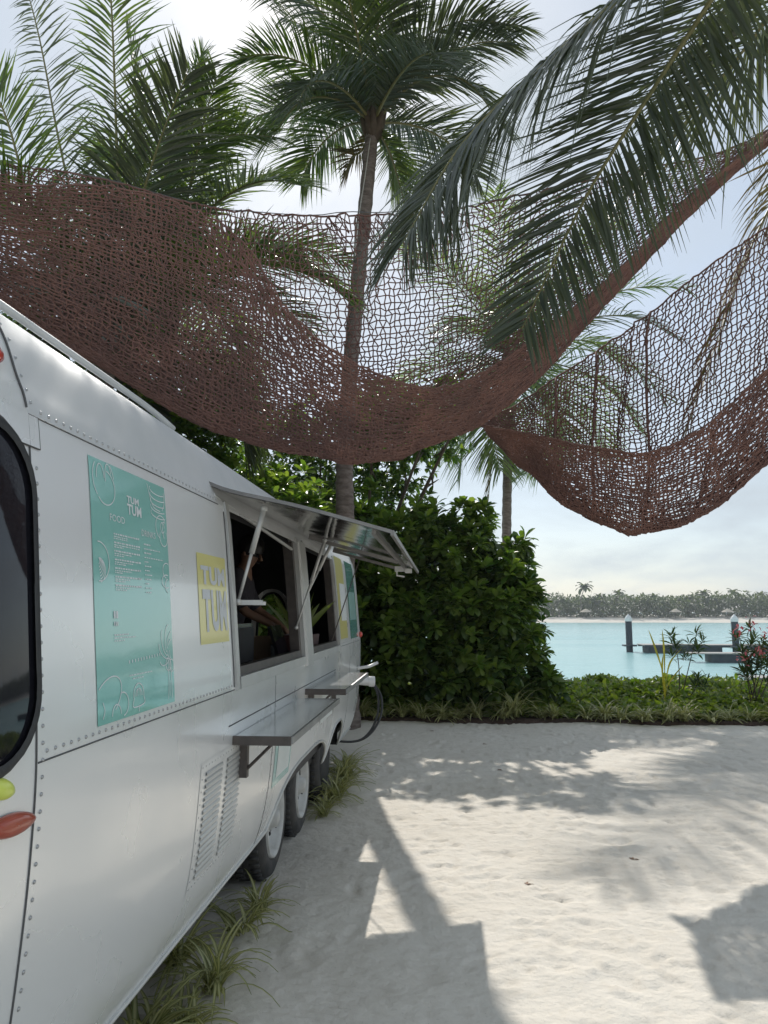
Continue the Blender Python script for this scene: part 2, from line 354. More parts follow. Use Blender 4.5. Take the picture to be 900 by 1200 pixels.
# ================================================================== TRAILER
# half profile (right side, outermost x about -0.9) from skirt to roof crown, measured at the rear seam
PR = spline([(-1.005,.385),(-.965,.50),(-.930,.68),(-.910,.90),(-.901,1.08),(-.901,1.28),(-.922,1.54),(-.948,1.83),(-.975,2.06),
             (-1.010,2.16),(-1.062,2.28),(-1.15,2.372),(-1.30,2.468),(-1.50,2.57),(-1.75,2.645),(-2.1,2.68)], 160)
CX = -2.1
def wallx(z): return np.interp(z, PR[:, 1], PR[:, 0])
YR, YF, YEND0, YEND1 = 1.633, 7.95, .62, 9.0
def capscale(Y):
    Y = np.asarray(Y, float)
    t = np.where(Y < YR, (YR-Y)/(YR-YEND0), np.where(Y > YF, (Y-YF)/(YEND1-YF), 0)); t = np.clip(t, 0, 1)
    return np.maximum(1-t**2.5, 0)**(1/2.2)
def onbody(Y, z, off=0.):
    """point on the right side wall at (Y, z), pushed outwards by off; follows the end caps too"""
    Y = np.asarray(Y, float); z = np.asarray(z, float); g = capscale(Y); gz = 1-(1-g)*.75
    zz = 1.35+(z-1.35)/np.maximum(gz, .05); x = wallx(zz)
    dz = .004; sx = (wallx(zz+dz)-wallx(zz-dz))/(2*dz); n = np.sqrt(1+sx*sx)
    return np.stack([CX+(x-CX)*g+off/n, Y+0*z, z-off*sx/n], -1)
FULL = np.vstack([PR, np.stack([2*CX-PR[::-1, 0], PR[::-1, 1]], -1)[1:]])
def ring(Y, prof=FULL, inset=0.):
    g = float(capscale(Y)); gz = 1-(1-g)*.75
    P = prof.copy()
    if inset:
        d = P-np.array([CX, 1.45]); P = P-d/np.linalg.norm(d, axis=1)[:, None]*inset
    return np.stack([CX+(P[:, 0]-CX)*g, np.full(len(P), Y), 1.35+(P[:, 1]-1.35)*gz], -1)
trailer = thing('food_trailer', 'rounded silver aluminium food trailer with open serving hatch and teal menu', 'trailer', (CX, 5.0, 0))
TR = lambda o: o
def part(mb, name, m, parent=None, smooth=False, attr=None):
    o = mb.build(name, m, parent or trailer, smooth, attr)
    if parent is None: o.matrix_parent_inverse = Matrix.Translation((-CX, -5.0, 0))
    return o
OPEN = [(3.25, 4.80, 1.315, 2.056), (5.06, 6.42, 1.315, 2.056)]
ZA, ZB = 1.28, 2.068
# upper right wall panels, cut at the two serving windows
Yl = np.unique(np.concatenate([np.linspace(YR, YF, 64), [a for q in OPEN for a in q[:2]]]))
Zl = np.unique(np.concatenate([np.linspace(ZA, ZB, 17), [OPEN[0][2], OPEN[0][3]]]))
def cutgrid(off, mb):
    YY, ZZ = np.meshgrid(Yl, Zl, indexing='ij'); yc = (Yl[1:]+Yl[:-1])/2; zc = (Zl[1:]+Zl[:-1])/2
    keep = np.ones((len(yc), len(zc)), bool)
    for (a, b, c, d) in OPEN: keep &= ~(((yc > a) & (yc < b))[:, None] & ((zc > c) & (zc < d))[None])
    return mb.grid(onbody(YY, ZZ, off), keep=keep)
part(cutgrid(.0, MB()), 'side_wall', M['alu'], smooth=True)
# lower wall with wheel arches
ARCH = [(5.17, .93, .645), (6.62, .40, .64)]
def zbot(Y):
    z = np.full_like(Y, .385)
    for c, hw, top in ARCH:
        u = np.abs(Y-c)/hw; e = np.maximum(1-u**3.2, 0)**(1/2.0); z = np.maximum(z, np.where(u < 1, .385+(top-.385)*e, 0))
    return z
Yw = np.unique(np.concatenate([np.linspace(YR, 4.2, 26), np.linspace(4.2, 7.1, 120), np.linspace(7.1, YF, 10)]))
tt = np.linspace(0, 1, 18); ZW = zbot(Yw)[:, None]*(1-tt)+ZA*tt
part(MB().grid(onbody(np.repeat(Yw[:, None], 18, 1), ZW, 0)), 'skirt_wall', M['alu'], smooth=True)
edgep = onbody(Yw, zbot(Yw)+.012, .004)
part(MB().tube(edgep, .010, 6), 'skirt_trim', M['frame'], smooth=True)
# roof and far wall
kz = np.searchsorted(PR[:, 1], ZB); Yr_ = np.linspace(YR, YF, 40)
part(MB().grid(np.stack([ring(y, np.vstack([[wallx(ZB), ZB], FULL[kz:]])) for y in Yr_])), 'roof', M['alu_roof'], smooth=True)
# end caps
ca = YEND0+(YR-YEND0)*(1-np.cos(np.linspace(0, math.pi/2, 30)))
part(MB().grid(np.stack([ring(y) for y in ca])), 'rear_end_cap', M['alu'], smooth=True)
cb = YF+(YEND1-YF)*np.sin(np.linspace(0, math.pi/2*.93, 26))
front = part(MB().grid(np.stack([ring(y) for y in cb])), 'front_end_cap', M['alu'], smooth=True)
rg = ring(cb[-1]); cen = rg.mean(0); nR = len(rg)
part(MB().tube(np.vstack([rg, rg[:1]])+[0, .006, 0], .016, 6), 'front_window_gasket', M['rubber'])
# inner lining: dark, with the same two openings, and floor
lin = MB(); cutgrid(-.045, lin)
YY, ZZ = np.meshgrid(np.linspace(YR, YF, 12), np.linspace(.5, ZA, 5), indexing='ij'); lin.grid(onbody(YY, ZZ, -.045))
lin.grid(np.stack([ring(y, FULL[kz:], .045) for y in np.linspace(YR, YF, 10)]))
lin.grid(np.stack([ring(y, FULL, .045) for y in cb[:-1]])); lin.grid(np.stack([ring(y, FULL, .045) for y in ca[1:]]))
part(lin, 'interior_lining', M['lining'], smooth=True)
part(MB().box((CX, 4.8, .42), (2.0, 7.4, .10)), 'chassis_floor', M['dark'])
# seams
sl = MB()
yy = np.linspace(YR, 3.12, 30); sl.tube(onbody(yy, 0*yy+ZB-.004, .001), .0022, 4)
yy = np.linspace(YR, 3.19, 30); sl.tube(onbody(yy, 0*yy+ZA-.012, .001), .0022, 4)
zz = np.linspace(.39, 2.06, 50); sl.tube(onbody(0*zz+YR-.008, zz, .001), .0028, 4)
zz = np.linspace(2.06, 2.5, 20); sl.tube(np.vstack([ring(YR-.008, PR[kz:kz+55])])+[.002, 0, .002], .0028, 4)
for yq in (3.98, 7.15): zz = np.linspace(zbot(np.array([yq]))[0], ZA, 26); sl.tube(onbody(0*zz+yq, zz, .0006), .0014, 4)
yy = np.linspace(6.4, YF, 20); sl.tube(onbody(yy, 0*yy+1.30, .001), .002, 4)
yy = np.linspace(3.12, 6.2, 30); sl.tube(onbody(yy, 0*yy+1.125, .001), .003, 4)
zz = np.linspace(ZA, 2.04, 20); sl.tube(onbody(0*zz+3.185, zz, .002), .0025, 4)
part(sl, 'seam_line', M['seam'])
# narrow overlap strip at the rear corner
st = MB(); YY, ZZ = np.meshgrid(np.linspace(1.47, 1.668, 8), np.linspace(1.985, 2.062, 5), indexing='ij'); st.grid(onbody(YY, ZZ, .0035))
part(st, 'lap_plate', M['alu'], smooth=True)
st = MB().tube(onbody(np.linspace(1.47, 1.668, 8), np.full(8, 1.985), .003), .002, 4); st.tube(onbody(np.full(6, 1.668), np.linspace(1.985, 2.06, 6), .003), .0015, 4)
part(st, 'seam_line', M['seam'])
# rivets: small domes, far too small to pick apart
def rivets(pts, nor, r=.0052):
    th = np.arange(7)*2*math.pi/7; pts = np.asarray(pts); nor = nrm(np.asarray(nor)); k = len(pts)
    a = nrm(np.cross(nor, np.array([0, 1., .01]))); b = np.cross(nor, a); V = []
    for rr, hh in ((1, 0), (.78, .42), (.3, .62)):
        V.append(pts[:, None]+r*rr*(np.cos(th)[None, :, None]*a[:, None]+np.sin(th)[None, :, None]*b[:, None])+nor[:, None]*r*hh)
    V = np.concatenate(V, 1); F = []
    for q in range(2):
        for j in range(7): F.append([q*7+j, q*7+(j+1) % 7, q*7+7+(j+1) % 7, q*7+7+j])
    F = np.array(F); F2 = (np.arange(7)+14)[None]
    o = np.arange(k)[:, None, None]*21
    return V.reshape(-1, 3), [(F[None]+o).reshape(-1, 4), (F2[None]+o).reshape(-1, 7)]
rv = MB()
def rv_line(Y, z, r=.0052):
    Y = np.asarray(Y, float)+0*np.asarray(z, float); z = np.asarray(z, float)+0*Y
    p = onbody(Y, z, .0005); n = onbody(Y, z, .1)-p; rv.add(*rivets(p, n, r))
rv_line(1.652, np.arange(.42, 1.97, .037)); rv_line(np.arange(1.69, 3.12, .037), ZB+.014); rv_line(np.arange(1.67, 3.18, .037), ZA+.008)
for y_ in (2.80, 3.36): rv_line(y_, np.arange(.62, 1.0, .045), .0045)
rv_line(np.arange(2.80, 3.37, .037), 1.022, .0045); rv_line(np.arange(2.80, 3.37, .037), .592, .0045)
rv_line(4.0, np.arange(.68, 1.26, .06), .004); rv_line(7.17, np.arange(.42, 1.2, .05), .004); rv_line(np.arange(6.45, 7.9, .05), 1.325, .004)
rr = np.vstack([ring(YR+.019, PR[kz+2:kz+62:4])]); rv.add(*rivets(rr, rr-np.array([CX, YR, 1.2]), .0052))
tag(part(rv, 'rivets', M['rivet'], smooth=True), kind='stuff')
# slim moulding along the roof shoulder
rp = PR[np.argmin(np.abs(PR[:, 0]+1.30))]; yq = np.linspace(1.0, 3.35, 24)
part(MB().tube(np.stack([0*yq+rp[0]+.02, yq, rp[1]+.020-.02*np.clip((yq-2.9)/.45, 0, 1)**2], -1), .013, 8), 'roof_moulding', M['alu_roof'], smooth=True)
# louvred vent
vent = MB(); YY, ZZ = np.meshgrid(np.linspace(2.78, 3.38, 6), np.linspace(.575, 1.04, 8), indexing='ij'); vent.grid(onbody(YY, ZZ, .0015))
vp = part(vent, 'louvre_vent', M['alu'], smooth=True)
for k in range(17):
    z0 = .612+k*.0232; lm = MB(); z_ = np.array([z0+.016, z0+.010, z0+.002, z0]); of = np.array([.003, .007, .0075, .003])
    for y0, y1 in ((2.84, 3.05), (3.12, 3.33)):
        lm.grid(np.stack([np.stack([onbody(y, zz_, o_) for zz_, o_ in zip(z_, of)]) for y in np.linspace(y0, y1, 4)]))
    part(lm, 'louvre', M['frame'], parent=vp)
# rear wrap window
def patch(y0, y1, z0, z1, r, off, n=9):
    cs = []
    for cx_, cz_, a0 in ((y1-r, z1-r, 0), (y0+r, z1-r, 90), (y0+r, z0+r, 180), (y1-r, z0+r, 270)):
        for a in np.linspace(a0, a0+90, n): cs.append((cx_+r*math.cos(rad(a)), cz_+r*math.sin(rad(a))))
    P = np.array(cs); c = P.mean(0); rings = [onbody(c[0]+(P[:, 0]-c[0])*s, c[1]+(P[:, 1]-c[1])*s, off) for s in np.linspace(1, .02, 12)]
    R = np.stack(rings); R = np.concatenate([R, R[:, :1]], 1); return R
W0 = (.80, 1.618, 1.262, 2.035)
rw = part(MB().grid(patch(*W0[:2], W0[2], W0[3], .17, .010)), 'rear_window', M['glass_black'], smooth=True)
ge = patch(*W0[:2], W0[2], W0[3], .17, .010)[0]; g2 = patch(.80+.03, 1.60, 1.29, 2.0, .15, .016)[0]
part(MB().grid(np.stack([ge+[.002, 0, 0], (ge+g2)/2+[.012, 0, 0], g2+[.003, 0, 0]])), 'window_gasket', M['rubber'], parent=rw, smooth=True)
# rear lamps
def lens(cy, cz, a, b, hgt, m, name, tilt=0., sharp=1.):
    th = np.linspace(0, 2*math.pi, 29); R = []
    for s, hh in ((1, 0), (.97, .35), (.82, .7), (.5, .93), (.02, 1.)):
        u = np.cos(th)*a*s; v = np.sin(th)*b*s*np.abs(np.sin(th))**(sharp-1)
        R.append(onbody(cy+u*math.cos(tilt)-v*math.sin(tilt), cz+u*math.sin(tilt)+v*math.cos(tilt), .004+hgt*hh))
    return part(MB().grid(np.stack(R)), name, m, smooth=True)
tl = lens(1.535, 1.163, .088, .024, .018, M['orange'], 'marker_lamp', -.08, 1.3)
lens(1.455, 2.185, .115, .045, .03, M['red'], 'clearance_lamp', -.1, 1.4)
lens(1.485, 1.246, .048, .022, .02, M['lime'], 'reflector_lamp', -.35, 1.2)
# ---- serving windows: frames, mullion, sashes
for (a, b, c, d) in OPEN:
    fr = MB()
    def bar(y0, z0, y1, z1, w, dep=.07, o=.012):
        P = onbody(np.array([y0, y1]), np.array([z0, z1]), o-dep/2)
        dY, dZ = (w, 0) if y0 == y1 else (0, w)
        n = 9; yq = np.linspace(y0, y1, n); zq = np.linspace(z0, z1, n); L = []
        for sY, sO in ((-1, o), (1, o), (1, o-dep), (-1, o-dep), (-1, o)): L.append(onbody(yq+sY*dY/2, zq+sY*dZ/2, sO))
        fr.grid(np.stack(L)); 
    t = .05
    bar(a-t/2+.001, c-.05, a-t/2+.001, d+.03, t); bar(b+t/2-.001, c-.05, b+t/2-.001, d+.03, t)
    bar(a, c-t/2+.001, b, c-t/2+.001, t, o=.014)
    wf = part(fr, 'window_frame', M['frame'])
    fr = MB(); t = .032
    bar(a+.012, c+.004, a+.012, d, .022, .05, -.012); bar(b-.03, c+.004, b-.03, d, .055, .06, -.014); bar(a+.02, c+.022, b-.02, c+.022, .040, .05, -.010)
    part(fr, 'window_sash', M['bronze'], parent=wf)
ml = MB(); zq = np.linspace(1.25, 2.06, 10); L = [onbody(4.94+dy_+0*zq, zq, of) for dy_, of in ((-.11, .0), (-.105, .022), (.105, .022), (.11, .0))]
part(ml.grid(np.stack(L)), 'mullion', M['frame'])
# ---- lifted hatch
HY0, HY1 = 3.10, 6.22
hc = spline([(-1.025, 2.150), (-.90, 2.105), (-.60, 2.035), (-.215, 1.925)], 14)
hatch = part(MB().grid(np.stack([np.stack([hc[:, 0], 0*hc[:, 0]+y, hc[:, 1]], -1) for y in np.linspace(HY0, HY1, 12)])), 'serving_hatch', M['mirror'], smooth=True)
part(MB().grid(np.stack([np.stack([hc[:, 0], 0*hc[:, 0]+y, hc[:, 1]+.012], -1) for y in np.linspace(HY0, HY1, 12)])), 'hatch_skin', M['alu'], parent=hatch, smooth=True)
he = MB()
for y in (HY0, HY1):
    P = np.stack([hc[:, 0], 0*hc[:, 0]+y, hc[:, 1]+.008], -1); L = []
    for a_, b_ in ((-.006, -.006), (.006, -.006), (.006, .010), (-.006, .010), (-.006, -.006)): L.append(P+[0, a_, b_])
    he.grid(np.stack(L))
he.box((-.213, (HY0+HY1)/2, 1.930), (.014, HY1-HY0+.014, .022))
part(he, 'hatch_edge', M['bronze_light'], parent=hatch)
rb = MB(); rb.box((-.60, 4.9, 2.012), (.62, .035, .022), R=Matrix.Rotation(rad(15.5), 3, 'Y')); rb.box((-.30, 4.70, 1.945), (.02, 3.0, .02))
rb.box((-.60, 6.0, 2.012), (.62, .03, .022), R=Matrix.Rotation(rad(15.5), 3, 'Y'))
part(rb, 'hatch_rib', M['bronze_light'], parent=hatch)
lt = MB(); lt.box((-.33, 5.75, 1.93), (.09, .06, .04)); lt.box((-.27, 5.75, 1.915), (.05, .11, .03)); lt.tube([(-.36, 5.75, 1.92), (-.36, 5.75, 1.88), (-.30, 5.75, 1.87)], .008, 6)
part(lt, 'hatch_latch', M['white_plastic'], parent=hatch)
def strut(p, q, r, m='frame', name='strut'):
    p, q = np.array(p), np.array(q); s = MB(); mid = p+(q-p)*.52
    s.tube([p, mid], r*.6, 8); s.tube([mid, q], r, 8); s.lathe([(0.001, -r*1.3), (r*1.3, -r*.6), (r*1.3, r*.6), (.001, r*1.3)], p, n=8); s.lathe([(0.001, -r*1.3), (r*1.3, -r*.6), (r*1.3, r*.6), (.001, r*1.3)], q, n=8)
    part(s, name, M[m], smooth=True)
strut((-.925, 3.30, 1.645), (-.80, 3.24, 2.060), .013)
strut((-.945, 4.74, 1.50), (-.765, 4.74, 2.060), .011); strut((-.945, 5.04, 1.69), (-.77, 5.04, 2.06), .011)
part(MB().tube([(-.93, 6.15, 1.35), (-.70, 6.15, 2.03)], .005, 6), 'prop_rod', M['bronze'])
part(MB().tube([(-.99, 3.1, 2.10), (-.985, 4.75, 2.005)], .010, 6), 'window_stay', M['frame'])
hb = MB(); hb.box((-.90, 3.33, 1.642), (.15, .05, .022)); hb.box((-.835, 3.33, 1.638), (.05, .045, .016))
part(hb, 'window_handle', M['white_plastic'])
# ---- fold-down shelves with brackets
def shelf(y0, y1, z, xo, lip):
    s = MB(); th = .022; xi = float(wallx(z))+.004
    s.box(((xi+xo)/2, (y0+y1)/2, z-th/2-.002), (xo-xi, y1-y0, th))
    o = part(s, 'serving_shelf', M['mirror2'])
    e = MB(); e.box(((xi+xo)/2, y0-.007, z-.018), (xo-xi+.01, .015, .037)); part(e, 'shelf_end', M['bronze'], parent=o)
    e = MB(); e.box((xo+.006, (y0+y1)/2, z-.016), (.012, y1-y0+.012, .030)); part(e, 'shelf_edge', M['alu_dull'], parent=o)
    for yb in (y0+.12, y1-.2):
        b = MB(); zb_ = z-.04; xw = float(wallx(z-.12))
        b.box((xw+.022, yb, z-.115), (.034, .035, .16)); b.tube([(xw+.03, yb, z-.165), (xw+.17, yb, z-.03)], .008, 6); b.box((xw+.10, yb, z-.034), (.18, .03, .014))
        part(b, 'shelf_bracket', M['bronze'], parent=o)
    return o
M['mirror2'] = mat('satin_steel_shelf', (.55, .56, .57), .16, 1., c2=(.5, .51, .52), scale=4, bump=.1, bscale=5)
shelf(3.20, 4.62, 1.075, -.655, 0); shelf(4.86, 6.2, 1.105, -.640, 0)
# ---- wheels
def wheel(y, dark=False):
    r, w = .345, .20; xo = -1.055
    e = bpy.data.objects.new('wheel', None); col.objects.link(e); e.parent = trailer
    e.matrix_parent_inverse = Matrix.Translation((-CX, -5.0, 0)); e.location = (xo, y, r-.008)
    t = MB(); t.lathe([(.215, -.02), (.235, .0), (.29, .006), (.325, -.008), (.343, -.04), (.346, -.1), (.343, -w+.04), (.32, -w+.01), (.235, -w), (.215, -w+.03)], axis='x', n=48)
    for k in range(44):
        a = k*2*math.pi/44
        for s_ in (-.03, -w+.03):
            R = np.array(Matrix.Rotation(a, 3, 'X')); t.box(R @ np.array([s_-.02*(1 if s_ > -.1 else -1), 0, .347]), (.055, .022, .014), R)
    t.build('tyre', M['tyre'], e, True)
    if dark:
        MB().lathe([(.22, -.01), (.2, .005), (.1, .012), (.001, .014)], axis='x', n=32).build('wheel_cover', M['dark'], e, True)
    else:
        rm = MB(); rm.lathe([(.228, -.012), (.226, .010), (.212, .012), (.200, -.012), (.185, -.052), (.160, -.060), (.13, -.045), (.085, -.035), (.06, -.015), (.05, .02), (.02, .028), (.001, .028)], axis='x', n=40)
        ro = rm.build('rim', M['rim'], e, True)
        hl = MB()
        for k in range(6):
            a = k*math.pi/3+.3; hl.lathe([(.012, -.05), (.012, -.022), (.001, -.018)], (0, .09*math.cos(a), .09*math.sin(a)), 'x', 6)
        for k in range(8):
            a = k*math.pi/4+.1; hl.lathe([(.018, -.06), (.018, -.0535), (.001, -.053)], (0, .162*math.cos(a), .162*math.sin(a)), 'x', 8)
        tag(hl.build('lug_nuts', M['dark'], ro), kind='stuff')
        MB().tube([(-.05, .17, -.10), (-.025, .165, -.10)], .006, 6).build('valve_stem', M['rubber'], ro)
for y in (4.72, 5.60): wheel(y)
wheel(6.62, True)
well = MB(); well.box((-1.40, 5.6, .55), (.03, 3.2, .5)); well.box((-1.2, 5.6, .82), (.42, 3.2, .03)); well.box((-1.2, 4.12, .60), (.38, .03, .46)); well.box((-1.2, 7.1, .60), (.38, .03, .46))
part(well, 'wheel_well', M['dark'])
part(MB().tube([(-3.0, 5.6, .33), (-1.2, 5.6, .33)], .05, 8).tube([(-3.0, 4.72, .33), (-1.2, 4.72, .33)], .05, 8).box((-2.1, 4.6, .31), (.9, 6.2, .12)), 'axle_frame', M['dark'])
for xw in (-3.05,):
    for y in (4.72, 5.6, 6.62):
        wq = MB(); wq.lathe([(.1, .1), (.235, .1), (.32, .09), (.346, .04), (.346, -.04), (.32, -.09), (.235, -.1), (.1, -.1)], (xw, y, .337), 'x', 32); part(wq, 'tyre', M['tyre'], smooth=True)
jk = MB(); jk.tube([(-2.1, 8.7, .30), (-2.1, 9.9, .42)], .05, 8); jk.tube([(-2.1, 9.7, .55), (-2.1, 9.7, .0)], .03, 8); jk.box((-2.1, 9.7, .012), (.2, .2, .02)); jk.tube([(-2.6, 8.6, .34), (-2.1, 9.6, .40)], .035, 6); jk.tube([(-1.6, 8.6, .34), (-2.1, 9.6, .40)], .035, 6)
part(jk, 'tow_hitch', M['alu_dull'])
# ---- vinyl panels and print
def sticker(y0, y1, z0, z1, m, name, off=.0018, parent=None, ny=10, nz=16):
    YY, ZZ = np.meshgrid(np.linspace(y0, y1, ny), np.linspace(z0, z1, nz), indexing='ij')
    return part(MB().grid(onbody(YY, ZZ, off)), name, m, parent, smooth=True)
def text_mesh(txt, width, height, bold=0.):
    cu = bpy.data.curves.new('t', 'FONT'); cu.body = txt; cu.size = 1; cu.offset = bold; cu.resolution_u = 3
    ob = bpy.data.objects.new('t', cu); col.objects.link(ob); dg = bpy.context.evaluated_depsgraph_get()
    me = bpy.data.meshes.new_from_object(ob.evaluated_get(dg)); V = np.array([v.co[:] for v in me.vertices]); F = [list(p.vertices) for p in me.polygons]
    bpy.data.objects.remove(ob); bpy.data.curves.remove(cu); bpy.data.meshes.remove(me)
    V = V-V.min(0); s = V.max(0); V[:, 0] *= width/s[0]; V[:, 1] *= height/s[1]; return V, F
def lettering(txt, y, z, w, h, m, parent, off=.0034, bold=0., name='lettering'):
    V, F = text_mesh(txt, w, h, bold); return part(MB().add(onbody(y+V[:, 0], z+V[:, 1], off), F), name, m, parent)
def ribbon(mb, pts, w=.0045, off=.0034):
    P = np.asarray(pts, float); T = nrm(np.gradient(P, axis=0)); Nn = np.stack([-T[:, 1], T[:, 0]], -1)*w/2
    A = P+Nn; B = P-Nn; mb.grid(np.stack([onbody(A[:, 0], A[:, 1], off), onbody(B[:, 0], B[:, 1], off)]))
def clip_ribbon(mb, pts, w):
    P = np.asarray(pts, float)
    if len(P) < 8: P = spline(P, 12)
    ok = (P[:, 0] > MY0+.004) & (P[:, 0] < MY1-.004) & (P[:, 1] > MZ0+.004) & (P[:, 1] < MZ1-.004); run = []
    for p, k in zip(P, ok):
        if k: run.append(p)
        else:
            if len(run) > 2: ribbon(mb, run, w)
            run = []
    if len(run) > 2: ribbon(mb, run, w)
def arc(cx, cy, a, b, t0, t1, n=18, rot=0):
    t = np.radians(np.linspace(t0, t1, n)); u = a*np.cos(t); v = b*np.sin(t)
    return np.stack([cx+u*math.cos(rot)-v*math.sin(rot), cy+u*math.sin(rot)+v*math.cos(rot)], -1)
c0, c1, c2, c3 = on(100, 532, x=-.965), on(190, 572, x=-.96), on(205, 830, x=-.901), on(115, 856, x=-.901)
MY0, MY1, MZ0, MZ1 = 1.917, 2.475, 1.303, 2.027
menu = sticker(MY0, MY1, MZ0, MZ1, M['teal'], 'menu_panel', nz=24)
mw, mh = MY1-MY0, MZ1-MZ0
mu = lambda f: MY0+f*mw
mv = lambda f: MZ0+f*mh
lettering('TUM', mu(.42), mv(.865), mw*.16, mh*.030, M['print'], menu, bold=.03); lettering('TUM', mu(.42), mv(.815), mw*.19, mh*.046, M['print'], menu, bold=.03)
lettering('FOOD', mu(.20), mv(.768), mw*.18, mh*.028, M['print'], menu); lettering('DRINKS', mu(.60), mv(.738), mw*.2, mh*.028, M['print'], menu)
ln = MB()   # menu lines, too small to read in the photograph
def line(y, z, w, hgt=.0035):
    k = 0.
    while k < w:
        q = rng.uniform(.006, .02); q = min(q, w-k); YY, ZZ = np.meshgrid([mu(y)+k, mu(y)+k+q], [mv(z), mv(z)+hgt], indexing='ij'); ln.grid(onbody(YY, ZZ, .0034)); k += q+.004
for i in range(7):
    zc = .715-i*.034
    line(.235, zc, mw*.30, .0045); line(.52, zc, mw*.045, .0055); line(.235, zc-.009, mw*rng.uniform(.16, .34), .0028); line(.235, zc-.017, mw*rng.uniform(.08, .2), .0028)
for i, (w_, hh) in enumerate([(.1, .0045), (.24, .003), (.1, .0045), (.28, .003), (.06, .0035), (.1, .0035), (.07, .0035), (.1, .0035), (.09, .0035), (.06, .0035), (.09, .0035), (.08, .0035)]):
    line(.62, .700-i*.019, mw*w_, hh)
line(.20, .385, mw*.05, .02); line(.20, .355, mw*.05, .012); line(.20, .318, mw*.17, .004); line(.20, .307, mw*.26, .003); line(.20, .296, mw*.12, .003)
line(.36, .155, mw*.30, .003); line(.40, .140, mw*.14, .003)
for i in range(12): line(.36+i*.038, .205+.001*i, .006, .009)
tag(part(ln, 'print_lines', M['print'], menu), kind='stuff')
da = MB(); R_ = lambda p, w=.0045: clip_ribbon(da, p, w*.75)
ax, ay = mu(.15), mv(.925); s = mw*.12                                      # line drawings along the margins
R_(arc(ax, ay, s, s*.95, 10, 230)); R_(arc(ax+.01, ay-.022, s*.9, s*.75, -140, 80)); R_(arc(ax-.02, ay+.005, s*.35, s*.55, 0, 190)); R_(arc(ax+.03, ay+.01, s*.3, s*.6, 20, 200))
ax, ay = mu(.90), mv(.93)
for k in range(5): R_(arc(ax-.01, ay-.05+k*.020, mw*.13, mw*.03, 160, 330, 10))
R_(np.array([[mu(.72), mv(.985)], [mu(.75), mv(.93)], [mu(.80), mv(.885)], [mu(.9), mv(.875)]])); R_(np.array([[mu(.97), mv(.97)], [mu(.97), mv(.92)], [mu(.93), mv(.88)]]))
R_(arc(mu(.90), mv(.80), mw*.085, mh*.055, 40, 250)); R_(arc(mu(.93), mv(.755), mw*.06, mh*.042, 150, 400)); R_(arc(mu(.92), mv(.80), mw*.03, mh*.025, 0, 330)); R_(arc(mu(.95), mv(.79), mw*.03, mh*.04, 60, 250))
for k in range(7): R_(arc(mu(.05), mv(.60)-.004*k, mw*(.015+.010*k), mh*(.012+.006*k), -75, 75, 12), .0035)
R_(arc(mu(.06), mv(.60), mw*.11, mh*.075, -95, 95))
R_(arc(mu(.95), mv(.60), mw*.06, mh*.035, 60, 260)); R_(arc(mu(.94), mv(.55), mw*.07, mh*.03, 70, 300)); R_(arc(mu(.96), mv(.53), mw*.04, mh*.03, 90, 270))
R_(arc(mu(.10), mv(.085), mw*.17, mh*.07, -70, 160, 24, .4)); R_(arc(mu(.27), mv(.055), mw*.07, mh*.045, -80, 110)); R_(np.array([[mu(.05), mv(.02)], [mu(.07), mv(.05)], [mu(.05), mv(.08)]])); R_(arc(mu(.2), mv(.02), mw*.05, mh*.04, 0, 180))
R_(arc(mu(.47), mv(.075), mw*.065, mh*.045, -10, 190)); R_(np.array([[mu(.41), mv(.065)], [mu(.40), mv(.03)], [mu(.54), mv(.035)], [mu(.535), mv(.065)]])); R_(np.array([[mu(.47), mv(.03)], [mu(.47), mv(.005)]]))
for k in range(3): R_(arc(mu(.47), mv(.07), mw*(.015+.015*k), mh*.03, 0, 180, 10), .003)
tx, tz = mu(.93), mv(.235)
R_(np.array([[tx-.02, mv(.02)], [tx-.012, mv(.1)], [tx-.010, tz]])); R_(np.array([[tx+.012, mv(.02)], [tx+.012, mv(.1)], [tx+.006, tz]])); R_(np.array([[tx-.004, mv(.03)], [tx, mv(.1)]]), .003)
for a_ in (100, 140, 175, 215, 60, 20): R_(arc(tx+.045*math.cos(rad(a_)), tz+.04*math.sin(rad(a_)), .045, .022, 0, 180, 12, rad(a_)-.4), .004)
R_(arc(tx-.01, tz-.045, .022, .02, 0, 360)); R_(arc(tx+.018, tz-.05, .02, .02, 0, 360))
tag(part(da, 'line_drawing', M['print'], menu), kind='stuff')
# yellow sign with the name in two lines
e0, e1 = on(232, 650, x=-.935)[1], on(266, 655, x=-.93)[1]
SY0, SY1, SZ0, SZ1 = 2.772, 3.145, 1.476, 1.828
ys_ = sticker(SY0, SY1, SZ0, SZ1, M['yellow'], 'name_sign')
wS, hS = SY1-SY0, SZ1-SZ0
def block(letters, y0, z0, w, hh):
    """chunky letters close together"""
    n = len(letters); lw = w/n
    for i, ch in enumerate(letters): lettering(ch, y0+i*lw+.004, z0, lw-.008, hh, M['print_grey'], ys_, bold=.045, name='letter')
block('TUM', SY0+wS*.08, SZ0+hS*.655, wS*.86, hS*.21); block('TUM', SY0+wS*.10, SZ0+hS*.13, wS*.86, hS*.47)
